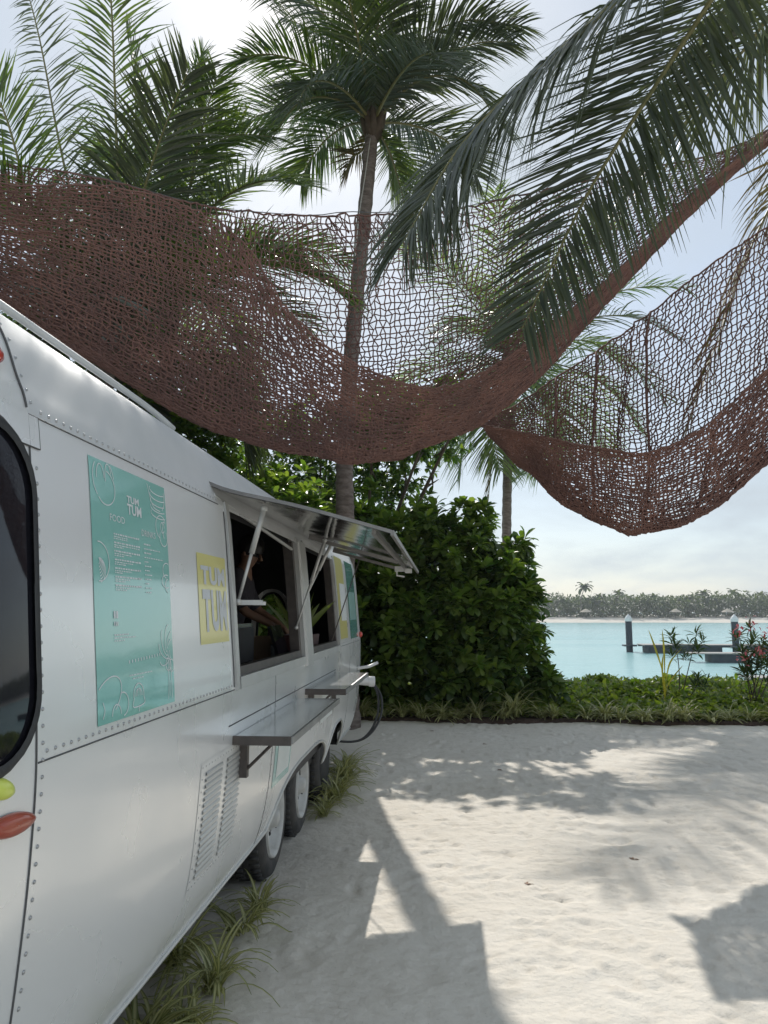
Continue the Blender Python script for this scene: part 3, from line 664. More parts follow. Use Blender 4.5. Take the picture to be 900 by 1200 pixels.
# front panels beyond the windows, low panels on the skirt
def strip(y0, y1, z0, z1, m, name='vinyl_strip', par=None, off=.002): return sticker(y0, y1, z0, z1, m, name, off, par)
v = strip(6.56, 7.05, 1.36, 2.10, M['yellow'], 'name_sign'); strip(6.70, 7.05, 1.52, 1.86, M['print'], 'print_block', v, .0036)
v = strip(7.25, 7.86, 1.34, 2.10, M['teal'], 'menu_panel'); strip(7.30, 7.80, 1.52, 1.80, M['pale_teal'], 'print_block', v, .0036)
v = strip(4.06, 4.50, .66, 1.03, M['pale_teal'], 'notice_panel'); strip(4.13, 4.46, .70, .97, M['paper'], 'print_block', v, .0036); 
strip(5.55, 6.15, .78, 1.06, M['paper'], 'notice_panel')
# hoses and couplings at the far end
cp_ = MB(); cp_.tube([(-.90, 7.75, 1.02), (-.78, 7.85, 1.035), (-.70, 7.9, 1.07)], .016, 8); cp_.tube([(-.90, 7.75, .90), (-.76, 7.8, .885)], .045, 8); cp_.lathe([(.055, -.03), (.055, .03), (.001, .035)], (-.75, 7.8, .885), 'x', 10)
part(cp_, 'hose_coupling', M['white_plastic'], smooth=True)
for k in (0, 1):
    hs = spline([(-.74, 7.8+.03*k, .87), (-.68+.03*k, 7.75, .74), (-.68+.035*k, 7.65, .56), (-.76+.02*k, 7.55, .40), (-.90, 7.5, .33), (-1.2, 7.4, .36)], 40)
    part(MB().tube(hs, .012, 8), 'hose', M['cable'], smooth=True)
lens(8.02, 1.36, .035, .03, .03, M['red'], 'marker_lamp')
# far-side jockey steps under the rear end
# ---- things inside
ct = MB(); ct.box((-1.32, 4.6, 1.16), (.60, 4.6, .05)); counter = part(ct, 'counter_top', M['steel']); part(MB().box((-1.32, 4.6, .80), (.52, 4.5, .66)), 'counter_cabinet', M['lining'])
esp = thing('coffee_machine', 'dark coffee machine on the counter behind the serving window', 'coffee machine', (-1.50, 4.75, 1.186))
m_ = MB(); m_.box((0, 0, .20), (.42, .55, .22)); m_.box((.02, 0, .03), (.46, .52, .055)); m_.box((-.15, 0, .12), (.12, .5, .2)); m_.build('machine_body', M['lining'], esp)
MB().box((0, 0, .325), (.40, .52, .025)).build('cup_tray', M['steel'], esp)
for y in (-.14, .14):
    g = MB(); g.lathe([(.035, -.03), (.035, .03), (.028, .035)], (.14, y, .075+.02), n=12); g.tube([(.16, y, .09), (.30, y, .08)], .012, 6); g.build('group_head', M['steel'], esp)
reg = thing('till_screen', 'tilted black till screen standing on the serving counter', 'till', (-1.20, 5.35, 1.186))
MB().box((0, 0, .012), (.2, .22, .022)).build('base', M['lining'], reg); MB().box((-.03, 0, .10), (.03, .05, .16)).build('stand', M['steel'], reg)
MB().box((.01, 0, .20), (.02, .34, .24), Matrix.Rotation(rad(-18), 3, 'Y')).build('screen', M['glass_black'], reg)
tray = thing('cup_rack', 'pale metal tray holding upturned cups inside the window', 'tray', (-1.14, 3.75, 1.186))
MB().box((0, 0, .012), (.28, .42, .022)).build('tray', M['steel'], tray)
for i in range(3):
    for j in range(2): MB().lathe([(.032, .024), (.028, .09), (.001, .092)], (-.07+.13*j, -.13+.13*i, 0), n=12).build('cup', M['white_plastic'], tray, True)
bxs = thing('cardboard_box', 'open brown cardboard box on the counter near the person', 'box', (-1.42, 5.9, 1.186))
b_ = MB(); b_.box((0, 0, .01), (.26, .3, .02))
for sx_, sy_, dx_, dy_ in ((.125, 0, .012, .3), (-.125, 0, .012, .3), (0, .145, .24, .012), (0, -.145, .24, .012)): b_.box((sx_, sy_, .12), (dx_, dy_, .2))
b_.build('box_shell', M['wood'], bxs)
cb_ = thing('power_cable', 'thin grey power cable looped on the counter inside the window', 'cable', (-1.05, 3.45, 1.19))
MB().tube(spline([(0, 0, .005), (.0, .05, .12), (-.02, .10, .19), (-.03, .06, .21), (-.03, .02, .12), (-.05, .2, .01), (-.1, .5, .006)], 40), .006, 6).build('cord', M['white_plastic'], cb_, True)
for i, (bx_, by_, lab) in enumerate([(-1.50, 6.35, 'tall dark bottle at the end of the counter inside the trailer'), (-1.40, 6.45, 'short pale bottle beside the tall dark bottle inside the trailer')]):
    bt = thing('bottle', lab, 'bottle', (bx_, by_, 1.186)); sc_ = 1.0 if i == 0 else .75
    MB().lathe([(.001, 0), (.036, .003), (.038, .15*sc_), (.030, .19*sc_), (.013, .22*sc_), (.013, .28*sc_)], n=14).build('glass_body', M['pot'] if i == 0 else M['print_grey'], bt, True); MB().lathe([(.015, .27*sc_), (.015, .30*sc_), (.001, .301*sc_)], n=10).build('cap', M['steel'], bt)
pp = thing('potted_agave', 'spiky green plant in a dark red planter inside the far window', 'plant', (-1.12, 5.75, 1.186))
pt = MB(); s_ = [(-1, -1), (1, -1), (1, 1), (-1, 1)]
Pv = [(x*.10, y*.19, 0) for x, y in s_]+[(x*.12, y*.22, .24) for x, y in s_]+[(x*.105, y*.20, .24) for x, y in s_]+[(x*.1, y*.19, .20) for x, y in s_]
pt.add(Pv, [[3, 2, 1, 0]]+[[a+i, a+(i+1) % 4, a+4+(i+1) % 4, a+4+i] for a in (0, 4, 8) for i in range(4)]+[[12, 13, 14, 15]]); pt.build('planter', M['pot'], pp)
for k in range(13):
    a = k*2.4; e_ = rng.uniform(.15, .75); L = rng.uniform(.30, .48); d = np.array([math.cos(a)*math.sin(e_), math.sin(a)*math.sin(e_), math.cos(e_)]); sd = nrm(np.cross(d, [math.sin(a*3), math.cos(a*3), .3]))
    t_ = np.linspace(0, 1, 6); w_ = .026*np.array([.7, 1, 1, .8, .5, .02]); C_ = np.array([0, (k % 3-1)*.06, .20])+d*t_[:, None]*L+np.outer(t_**2, [d[0]*.06, d[1]*.06, -.05]); nn = np.cross(d, sd)
    MB().grid(np.stack([C_-sd*w_[:, None], C_-nn*w_[:, None]*.4, C_+sd*w_[:, None]])).build('leaf', M['agave'], pp, True)

# ================================================================== NETS
def cords(P, r, sides=4, mb=None):
    """P: (lines, points, 3) -> thin tubes"""
    T = nrm(np.gradient(P, axis=1)); a = np.array([.31, .83, .47]); U = nrm(np.cross(T, a)); B = np.cross(T, U)
    th = np.arange(sides)*2*math.pi/sides+.4; k, n = P.shape[:2]
    V = P[:, :, None]+r*(np.cos(th)[None, None, :, None]*U[:, :, None]+np.sin(th)[None, None, :, None]*B[:, :, None])
    i = (np.arange(k)[:, None, None]*n+np.arange(n-1)[None, :, None])*sides; j = np.arange(sides)[None, None]; j2 = (j+1) % sides
    return mb.add(V, np.stack([i+j, i+j2, i+sides+j2, i+sides+j], -1).reshape(-1, 4))
def spline_t(P, t):
    P = np.asarray(P, float); k = len(P); Q = np.vstack([2*P[0]-P[1], P, 2*P[-1]-P[-2]]); t = np.clip(t, 0, k-1-1e-9); i = t.astype(int); f = (t-i)[:, None]
    a, b, c, d = Q[i], Q[i+1], Q[i+2], Q[i+3]
    return .5*(2*b+(c-a)*f+(2*a-5*b+4*c-d)*f**2+(3*b-a-3*c+d)*f**3)
def bispline(G, nu, nv):
    n1 = int(nv*.64); s = np.linspace(0, 1, n1, endpoint=False); t = np.concatenate([3*(1-(1-s)**1.35), 3+2*np.linspace(0, 1, nv-n1)])   # cells close up towards the belly
    A = np.stack([spline_t(G[i], t) for i in range(G.shape[0])])
    return np.stack([spline(A[:, j], nu) for j in range(nv)], 1)
def make_net(colspec, rows_n, nu, nv, r, seed, fold, label):
    """colspec: per column, per row (u, v, depth Y); a sagging sheet with a near lip"""
    G = np.array([[on(u, v, y=Y) for (u, v, Y) in c] for c in colspec])
    S = bispline(G, nu, nv)                                   # nu x nv x 3
    iu = np.arange(nu)[:, None]; iv = np.arange(nv)[None]
    du = np.gradient(S, axis=0); dv = np.gradient(S, axis=1); nn = nrm(np.cross(du, dv))
    lu = iu/nu; lv = iv/nv; amp = np.sin(np.pi*np.clip(lv, 0, 1))**.6*(1-.75*np.exp(-((lv-.64)/.10)**2))
    # gathers: hanging folds wander sideways down the sheet
    w = vnoise(lu*fold+lv*2.2, lv*1.5, seed)-.5; w2 = vnoise(lu*fold*2.6+lv*3.1, lv*2.2, seed+1)-.5
    S = S+nn*((w*.17+w2*.10)*amp)[..., None]
    S = S+du*((w2*5.0+w*4.0)*amp)[..., None]                  # bunching along the length
    S = S+dv*(((vnoise(lu*9, lv*7, seed+2)-.5)*2.4*amp))[..., None]
    sg = np.where((iu+iv) % 2 == 0, 1., -1.)
    R = np.random.default_rng(seed)
    S = S+du*(sg*.20+R.normal(0, .13, (nu, nv)))[..., None]+dv*R.normal(0, .13, (nu, nv))[..., None]+R.normal(0, .006, S.shape)
    return S
c1 = []
spec = [((-170,150),(-165,195),(-160,262),(-160,180)), ((0,190),(0,260),(0,352),(0,215)), ((120,210),(125,320),(130,432),(150,222)), ((230,240),(236,380),(250,500),(272,272)),
        ((330,252),(336,400),(350,527),(346,372)), ((430,252),(432,405),(430,538),(440,436)), ((530,246),(528,390),(520,516),(525,452)), ((640,222),(622,350),(592,477),(612,405)),
        ((745,200),(722,295),(690,380),(716,325)), ((840,180),(820,222),(800,264),(812,228)), ((905,150),(905,156),(905,166),(905,160))]
for q, e in zip(spec, (0, 0, 0, 0, 0, .15, .5, 1.0, 1.4, 1.7, 1.9)):
    (a, b, c, d) = q; c1.append([(a[0], a[1], 7.1+e*.8), (b[0], b[1], 6.55+e), ((b[0]*.35+c[0]*.65), b[1]*.32+c[1]*.68, 6.1+e), (c[0], c[1], 5.75+e), ((c[0]+d[0])/2, (c[1]+d[1])/2, 5.35+e), (d[0], d[1], 5.05+e)])
N1 = make_net(c1, 6, 178, 120, .0062, 31, 11, '')
net1 = thing('rope_net', 'large brown rope net slung high over the silver trailer', 'net', tuple(N1[88, 70]))
def inv(o, e): o.matrix_parent_inverse = Matrix.Translation(-Vector(e.location)); return o
mb = MB(); cords(N1, .0068, 5, mb); cords(np.swapaxes(N1, 0, 1), .0062, 5, mb)
tag(inv(mb.build('net_mesh', M['net'], net1), net1), kind='stuff')
lp = MB()
for row, rr_ in ((N1[:, 0], .010), (N1[:, -1], .007), (N1[-1], .03)): lp.tube(row, rr_, 6)
inv(lp.build('edge_rope', M['net'], net1, True), net1)
# loose loops hanging off the carrying wire
lo = MB()
for k in range(36):
    i = 70+int(rng.uniform(0, 42)); p = N1[i, 0]; q = N1[min(i+int(rng.uniform(1, 7)), 174), int(rng.uniform(1, 6))]
    m1 = (p+q)/2+np.array([rng.normal(0, .05), rng.normal(0, .05), rng.uniform(-.16, .05)]); lo.tube(spline([p, m1, q], 9), .0062, 4)
inv(lo.build('loose_loops', M['net'], net1), net1)
top = N1[::6, 0]
inv(MB().tube(spline(np.vstack([top[:1]+[-1.5, .2, .3], top, [on(1050, 120, y=7.6)]]), 60)+[0, 0, .012], .005, 5).build('carrying_wire', M['steel_cable'], net1), net1)
c2_ = []
spec2 = [((560,492),(566,500),(574,512),(570,500)), ((600,478),(606,510),(614,548),(610,508)), ((650,444),(652,510),(656,592),(652,515)), ((705,408),(706,500),(708,614),(706,525)), ((765,364),(764,480),(764,624),(764,530)),
         ((835,308),(834,430),(832,601),(832,495)), ((905,262),(906,380),(905,540),(905,430)), ((985,205),(990,310),(985,455),(985,390)), ((1080,150),(1085,230),(1080,340),(1080,290))]
for q in spec2:
    (a, b, c, d) = q; c2_.append([(a[0], a[1], 8.5), (b[0], b[1], 8.2), (b[0]*.35+c[0]*.65, b[1]*.32+c[1]*.68, 7.95), (c[0], c[1], 7.7), ((c[0]+d[0])/2, (c[1]+d[1])/2, 7.4), (d[0], d[1], 7.15), (d[0]*.5+c[0]*.5, d[1]*.5+c[1]*.5, 7.05)])
N2 = make_net(c2_, 6, 112, 104, .007, 57, 9, '')
net2 = thing('rope_net', 'smaller brown rope net sagging low over the open sand', 'net', tuple(N2[48, 50]))
mb = MB(); cords(N2, .0078, 5, mb); cords(np.swapaxes(N2, 0, 1), .0072, 5, mb)
tag(inv(mb.build('net_mesh', M['net'], net2), net2), kind='stuff')
lp = MB()
for row, rr_ in ((N2[:, 0], .011), (N2[:, -1], .008)): lp.tube(row, rr_, 6)
for i in (28, 40, 55): lp.tube(N2[i, :54:2]+[0, -.01, 0], .016, 5)     # bunched vertical folds
inv(lp.build('edge_rope', M['net'], net2, True), net2)

# ================================================================== PALMS
def frond(mb, ctrl, n=70, L=.75, w=.030, droop=.35, upv=(0, 0, 1), r0=.022, vfold=.25, start=.10, seed=0, ragged=.10):
    R = np.random.default_rng(seed); P = spline(ctrl, 40); tl = np.linspace(0, 1, 40)
    mb.tube(P, r0*(1-tl)**.8+.004, 5, mi=1)
    T = nrm(np.gradient(P, axis=0)); upv = np.array(upv, float)
    for sgn in (-1, 1):
        t = np.sort(np.clip(np.linspace(start, .995, n)+R.normal(0, .004, n), 0, 1))
        ip = lambda A: np.stack([np.interp(t, tl, A[:, c]) for c in range(3)], -1)
        p = ip(P); tg = nrm(ip(T)); S = nrm(np.cross(tg, upv))*sgn; Nn = nrm(np.cross(S, tg))*sgn
        ln_ = L*np.minimum(1, (.35+2.6*(t-start)))*np.where(t > .45, 1-.62*((t-.45)/.55)**1.6, 1)*(1+R.normal(0, ragged, n))
        ph = np.radians(22+34*t+R.normal(0, 4, n)); d = nrm(S*np.cos(ph)[:, None]+tg*np.sin(ph)[:, None]+Nn*(vfold+R.normal(0, .09, n))[:, None])
        dr = droop*(1+R.normal(0, .35, n)); wd = nrm(np.cross(d, Nn)+Nn*R.normal(0, .45, n)[:, None])
        ln_ *= 1.25; ss = np.array([0, .22, .48, .76, 1.]); ww = w*np.array([.35, 1, .92, .62, .06])
        C = p[:, None]+d[:, None]*(ss[None, :, None]*ln_[:, None, None])
        C[..., 2] -= (dr*ln_)[:, None]*ss[None]**2*.75
        wv = wd[:, None]*ww[None, :, None]*(.8+.2*R.random((n, 1, 1)))
        V = np.stack([C-wv/2, C+wv/2], 2)                     # n,5,2,3
        b = (np.arange(n)[:, None]*10+np.arange(4)[None]*2)
        mb.add(V, np.stack([b, b+1, b+3, b+2], -1).reshape(-1, 4), 0)
def trunk_mesh(ctrl, r0, r1, seed):
    P = spline(ctrl, 110); n = 14; k = len(P); tt_ = np.linspace(0, 1, k)
    rr_ = r0+(r1-r0)*tt_+.06*np.exp(-tt_*18)*r0*6
    rg_ = 1+.045*np.where((np.arange(k) % 3) == 0, 1, -.35)      # ring scars
    mb = MB().tube(P, rr_*rg_, n); V = mb.V[0].reshape(k, n, 3)
    V += (np.random.default_rng(seed).random(V.shape)-.5)*.02*r0*4; mb.V[0] = V.reshape(-1, 3); return mb
def auto_frond_ctrl(c, az, el, L, bend):
    """base at crown c, leaving at elevation el, arching over by bend"""
    P = [np.array(c, float)]; d_el = el; k = 5
    for i in range(k):
        d = np.array([math.sin(az)*math.cos(d_el), math.cos(az)*math.cos(d_el), math.sin(d_el)]); P.append(P[-1]+d*L/k); d_el -= bend/k*(1+.35*i/2)
    return P
def palm(label, base, crown, r0, r1, fronds, L, leaf, lw, mats, seed, group=None, n=64, bow=(.2, 0), w=.030, extra=(), heart=True, droop=.35, cmat='palm'):
    e = thing('palm_tree', label, 'palm tree', tuple(base), group); R = np.random.default_rng(seed); b = Vector(base)
    def fin(o): o.matrix_parent_inverse = Matrix.Translation(-b); return o
    base, crown = np.array(base, float), np.array(crown, float); mid = (base+crown)/2+np.array([bow[0], bow[1], 0]); q = base*.7+crown*.3+np.array([bow[0]*.75, bow[1]*.75, 0])
    fin(trunk_mesh([base-[0, 0, .1], q, mid, crown], r0, r1, seed).build('trunk', M['bark'], e, True))
    if heart:
        h = MB(); cr_ = crown
        for i in range(9):
            a = i*2.4; h.tube([cr_+[0, 0, -.35], cr_+[math.cos(a)*r1*1.0, math.sin(a)*r1*1.0, -.12], cr_+[math.cos(a)*r1*1.9, math.sin(a)*r1*1.9, .22]], [r1*.5, r1*.75, r1*.3], 6)
        fin(h.build('crownshaft', M['twig'], e, True))
    for i, (az, el, fl, bend) in enumerate(fronds):
        mb = MB(); frond(mb, auto_frond_ctrl(crown, az, el, fl*L, bend), int(n*1.35), leaf*(.85+.3*R.random()), w, droop, seed=seed*100+i)
        fin(mb.build('frond', [M[mats[i % len(mats)]], M['rachis']], e))
    for i, x in enumerate(extra):
        mb = MB(); frond(mb, x['c'], int(x.get('n', n)*1.35), x.get('L', leaf), x.get('w', w), x.get('droop', droop), x.get('up', (0, 0, 1)), seed=seed*100+50+i, vfold=x.get('vf', .25), start=x.get('start', .1), r0=x.get('r0', .022))
        fin(mb.build('frond', [M[x.get('m', cmat)], M['rachis']], e))
    return e
def crownset(n, R, lo=-15, hi=80):
    F = []
    for i in range(n):
        t = i/(n-1); el = hi+(lo-hi)*t**.85; F.append((i*2.39996+R.normal(0, .15), rad(el+R.normal(0, 5)), .82+.3*math.sin(math.pi*min(1, .25+t*.9))+R.normal(0, .05), rad(38+60*t*(1-.3*t)+R.normal(0, 6))))
    return F
R0 = np.random.default_rng(5)
pc = on(437, 145, y=10.9)
def cf(pts): return [on(u, v, y=Y) for u, v, Y in pts]
main = palm('tall coconut palm rising behind the trailer through the net, sun behind its crown', (-1.36, 10.55, 0), pc, .155, .105, crownset(13, R0, 12, 80), 2.6, .85, .03, ['palm_dark', 'palm', 'palm_dark'], 3, bow=(-.22, .1), n=84, w=.029,
     extra=[dict(c=cf([(437,145,10.9),(400,118,10.5),(355,118,10.1),(318,160,9.9)]), m='palm'), dict(c=cf([(437,145,10.9),(395,135,11.2),(330,128,11.3),(268,150,11.4)]), m='palm'),
            dict(c=cf([(437,140,10.9),(410,60,10.6),(360,0,10.2),(280,-30,9.9)]), m='palm_dark'), dict(c=cf([(437,140,10.9),(480,60,10.5),(540,25,10.2),(612,30,9.9)]), m='palm_dark'),
            dict(c=cf([(437,145,10.9),(490,95,10.6),(545,95,10.3),(590,150,10.0)]), m='palm_dark'), dict(c=cf([(437,140,10.9),(440,60,10.3),(450,-10,9.7),(470,-60,9.2)]), m='palm_dark'),
            dict(c=cf([(437,145,10.9),(425,175,11.1),(412,185,11.2),(405,205,11.2)]), m='palm_dry', L=.4, n=30), dict(c=cf([(437,145,10.9),(455,175,11.0),(468,215,11.1),(480,260,11.1)]), m='palm_pale', L=.5)])
# pale rope hanging down its trunk
tr_ = spline([on(434, 162, y=10.75), on(428, 205, y=10.5), on(421, 250, y=9.9), on(416, 300, y=9.0), N1[86, 0]], 24)
tag(MB().tube(tr_, .009, 5).build('tie_rope', M['rope'], None, True), 'thin pale rope tying the big net to the tall palm trunk', 'rope')
palm('slim coconut palm standing beside the lagoon behind the smaller net', (1.95, 19.2, -.9), on(598, 425, y=19.0), .15, .11, crownset(28, np.random.default_rng(8), -38, 75), 4.4, 1.05, .03, ['palm', 'palm_pale', 'palm_dark'], 7, bow=(-.25, 0), n=52, w=.038,
     extra=[dict(c=cf([(598,425,19),(570,450,18.8),(548,500,18.6),(538,560,18.5)]), m='palm'), dict(c=cf([(598,425,19),(640,405,18.8),(690,400,18.5),(735,430,18.4)]), m='palm_pale'), dict(c=cf([(598,425,19),(590,470,18.7),(578,530,18.6),(572,590,18.6)]), m='palm_dry', L=.5)])
# right foreground palm: its crown is above the frame
rc = on(990, -290, z=7.0)
palm('near coconut palm whose dark fronds hang in front of the nets', (rc[0]+.9, rc[1]+.5, 0), rc, .17, .115, [(rad(a), rad(e), 1., rad(60)) for a, e in ((60, 40), (110, 20), (150, 45), (95, 65), (30, 60), (190, 60))], 3.6, .85, .03, ['palm_dark'], 9, bow=(.35, 0), n=70, w=.036,
     extra=[dict(c=[rc]+cf([(870,-60,4.75),(775,90,4.95),(690,225,5.0),(612,385,4.9)]), m='palm_dark', n=165, L=.76, w=.023, droop=.20, start=.12, up=(-.25, -1, .25), vf=.1),
            dict(c=[rc]+cf([(800,-70,4.6),(660,55,4.85),(545,165,4.95),(472,285,4.85)]), m='palm_dark', n=165, L=.84, w=.023, droop=.60, start=.12, up=(-.1, -.45, .8), vf=.05),
            dict(c=[rc]+cf([(1010,-20,7.4),(960,130,8.3),(880,290,8.8),(806,500,8.8)]), m='palm_dry', n=80, L=.75, w=.034, droop=.8, start=.2),
            dict(c=[rc]+cf([(960,-90,5.2),(900,20,5.9),(830,110,6.3),(740,220,6.4)]), m='palm_dark', n=120, L=.9, w=.026, droop=.5, start=.15)])
# palms behind the trailer on the left: crowns hidden by net and roof
lc = on(128, 400, y=8.6)
palm('bushy young coconut palm behind the trailer with upright fronds above the net', (lc[0]-.2, 8.7, 0), lc, .16, .12, crownset(14, np.random.default_rng(21), -10, 78), 3.2, .85, .03, ['palm', 'palm_dark'], 13, bow=(-.15, 0), n=96, w=.031,
     extra=[dict(c=[lc]+cf([(140,300,8.3),(136,150,8.0),(130,0,7.6),(122,-70,7.3)]), m='palm', L=.78, n=100, up=(.1, 1, .2), droop=.32), dict(c=[lc]+cf([(100,300,8.8),(70,170,9.0),(45,40,9.1),(18,-60,9.2)]), m='palm_dark', L=.75, n=95, up=(.2, 1, .2), droop=.32),
            dict(c=[lc]+cf([(150,320,8.9),(158,200,9.1),(158,100,9.3),(148,32,9.4)]), m='palm_dark', L=.62, up=(1, .4, .1), droop=.25), dict(c=[lc]+cf([(165,320,8.6),(190,220,8.6),(215,130,8.6),(236,62,8.6)]), m='palm', L=.65, up=(1, .5, .3), droop=.35),
            dict(c=[lc]+cf([(60,330,8.0),(30,220,7.8),(0,120,7.6),(-50,50,7.5)]), m='palm', L=.7, up=(.3, 1, .3), droop=.25)])
lc2 = on(205, 330, y=10.2)
palm('pale-leaved coconut palm behind the trailer arching fronds over the net edge', (lc2[0]-.1, 10.3, 0), lc2, .15, .11, crownset(12, np.random.default_rng(26), -25, 70), 2.8, .85, .03, ['palm_pale', 'palm'], 17, bow=(-.1, 0), n=92, w=.031, cmat='palm_pale',
     extra=[dict(c=[lc2]+cf([(215,250,10.0),(235,190,9.8),(268,160,9.6),(320,160,9.4)]), L=.72), dict(c=[lc2]+cf([(230,265,9.8),(265,230,9.5),(310,212,9.2),(357,218,9.0)]), L=.75, droop=.25, up=(0, -.5, 1)),
            dict(c=[lc2]+cf([(190,240,10.4),(200,170,10.4),(222,110,10.4),(238,62,10.4)]), m='palm', L=.6), dict(c=[lc2]+cf([(170,270,10.0),(150,220,9.8),(140,190,9.6),(120,180,9.4)]), L=.6)])

# ================================================================== BROADLEAF SHRUBS AND TREES
def leaf_template(kind):
    if kind == 'spoon':   # narrow at the stalk, broad rounded end
        s = np.array([0, .3, .6, .85, 1.]); w = np.array([.10, .34, .52, .46, .10])
    else:
        s = np.array([0, .22, .5, .78, 1.]); w = np.array([.10, .46, .56, .36, .04])
    V = []
    for i in range(5): V += [(s[i], -w[i]/2*.9, .05*math.sin(3*s[i])+w[i]*.12), (s[i], 0, .05*math.sin(3*s[i])), (s[i], w[i]/2*.9, .05*math.sin(3*s[i])+w[i]*.12)]
    F = [[i*3+a, i*3+a+1, i*3+a+4, i*3+a+3] for i in range(4) for a in (0, 1)]
    return np.array(V, float), np.array(F)
LT = {k: leaf_template(k) for k in ('spoon', 'oval')}
LT['lance'] = (LT['oval'][0]*np.array([1, .38, .6]), LT['oval'][1])
def put_leaves(mb, pos, dirs, size, kind='spoon', R=rng, mi=0, curl=.25):
    V, F = LT[kind]; k = len(pos); d = nrm(dirs); up = nrm(np.array([0, 0, 1.])+R.normal(0, .28, (k, 3))); s = nrm(np.cross(up, d)); n = np.cross(d, s)
    sz = np.asarray(size)*np.ones(k)*(.75+.5*R.random(k))
    W = pos[:, None]+sz[:, None, None]*(V[None, :, 0, None]*d[:, None]+V[None, :, 1, None]*s[:, None]+(V[None, :, 2, None]-curl*V[None, :, 0, None]**2)*n[:, None])
    mb.add(W, (F[None]+np.arange(k)[:, None, None]*len(V)).reshape(-1, 4), mi)
def rosettes(mb, P, out, per, size, R, kind='spoon', spread=(25, 80), mi=0):
    k = len(P); ax_ = nrm(out*.75+np.array([0, 0, .55])+R.normal(0, .25, (k, 3))); a = nrm(np.cross(ax_, np.array([.3, .2, .9]))); b = np.cross(ax_, a); pos, dr = [], []
    ph0 = R.random(k)*6.28
    for j in range(per):
        ph = ph0+j*2.4; th = np.radians(spread[0]+(spread[1]-spread[0])*(j+.5)/per+R.normal(0, 6, k))
        dd = ax_*np.cos(th)[:, None]+(a*np.cos(ph)[:, None]+b*np.sin(ph)[:, None])*np.sin(th)[:, None]; pos.append(P-ax_*size*.35*j/per+dd*size*.08); dr.append(dd)
    put_leaves(mb, np.concatenate(pos), np.concatenate(dr), size, kind, R, mi)
def blobs_points(blobs, n, R, inner=.25):
    P, O = [], []; vol = np.array([b[1][0]*b[1][1]+b[1][1]*b[1][2]+b[1][0]*b[1][2] for b in blobs]); vol = vol/vol.sum()
    for (c, r), f in zip(blobs, vol):
        k = int(n*f); d = nrm(R.normal(0, 1, (k, 3))); q = np.where(R.random(k) < inner, R.uniform(.35, .8, k), R.uniform(.82, 1.08, k)); q = np.where(R.random(k) < .10, R.uniform(1.08, 1.32, k), q)
        lump = 1+.30*(vnoise(d[:, 0]*3+7+c[0], d[:, 2]*3+d[:, 1]*2+9, 77)-.5)*2
        p = np.array(c)+d*np.array(r)*(q*lump)[:, None]; O.append(nrm(d/np.array(r))); P.append(p)
    P = np.concatenate(P); O = np.concatenate(O); k = P[:, 2] > .06; return P[k], O[k]
def shrub(name, label, cat, base, blobs, n, per, size, m, seed, kind='spoon', stems=7, trunk=None, inner=.25, group=None):
    R = np.random.default_rng(seed); e = thing(name, label, cat, tuple(base), group); b = Vector(base); mb = MB(); P, O = blobs_points(blobs, n, R, inner)
    if isinstance(m, str): m = [m]
    for i, mm in enumerate(m):
        sel = R.random(len(P)) < 1/len(m) if len(m) > 1 else np.ones(len(P), bool)
        rosettes(mb, P[sel], O[sel], per, size, R, kind, mi=i)
    o = mb.build('crown', [M[x] for x in m], e, True); o.matrix_parent_inverse = Matrix.Translation(-b)
    st_ = MB(); base = np.array(base, float)
    for k in range(stems):
        c, r = blobs[k % len(blobs)]; t = np.array(c)+nrm(R.normal(0, 1, 3))*np.array(r)*.55; t[2] = max(t[2], .3); r0_ = trunk or .03
        p0 = base+[R.normal(0, .12), R.normal(0, .12), -.05]; mid = (p0+t)/2+R.normal(0, .12, 3)
        pts = spline([p0, mid, t], 14); st_.tube(pts, r0_*(1-.8*np.linspace(0, 1, 14)), 6)
        for j in range(4): q = pts[8+j]; st_.tube([q, q+nrm(R.normal(0, 1, 3)+[0, 0, .5])*np.mean(r)*.5], [r0_*.35, r0_*.1], 4)
    o = st_.build('stems' if trunk is None else 'trunk', M['twig'], e, True); o.matrix_parent_inverse = Matrix.Translation(-b)
    return e
shrub('seaside_shrub', 'big glossy green rounded shrub at the end of the sand', 'shrub', (.25, 12.3, 0), [((.35,12.4,1.15),(1.15,.95,1.15)),((.75,12.5,1.9),(.85,.75,.95)),((-.35,12.3,1.75),(1.0,.85,1.1)),((.1,12.5,2.5),(.75,.7,.72)),((-1.0,12.3,1.2),(.8,.8,1.1)),((.98,12.5,1.15),(.5,.6,.95)),((.2,11.9,.55),(1.3,.55,.55)),((1.0,12.4,2.3),(.28,.3,.4)),((.62,12.4,3.0),(.25,.3,.35)),((-.1,12.4,3.15),(.3,.3,.3)),((-.75,12.3,2.85),(.35,.3,.35)),((1.28,12.3,1.7),(.28,.3,.35)),((1.3,12.3,.8),(.3,.35,.5)),((.2,11.75,1.5),(.5,.3,.5)),((-.6,11.75,1.2),(.45,.3,.5)),((.9,11.8,1.6),(.4,.3,.4)),((1.35,12.4,2.05),(.16,.2,.2)),((1.48,12.3,1.3),(.16,.2,.22)),((1.25,12.4,2.75),(.16,.2,.2)),((1.6,12.2,.45),(.25,.25,.25)),((.35,12.4,3.3),(.15,.2,.2)),((-.45,12.4,3.35),(.15,.2,.2))], 1750, 9, .19, ['leaf', 'leaf_bright', 'leaf_dark', 'leaf_bright'], 101)
shrub('seaside_shrub', 'tall leafy shrub between the trailer front and the palm trunk', 'shrub', (-2.3, 12.6, 0), [((-2.3,12.7,1.6),(1.2,.9,1.6)),((-1.75,12.9,2.7),(.95,.8,.95)),((-3.1,12.6,2.6),(1.0,.9,1.1))], 1250, 9, .20, ['leaf_bright', 'leaf'], 102)
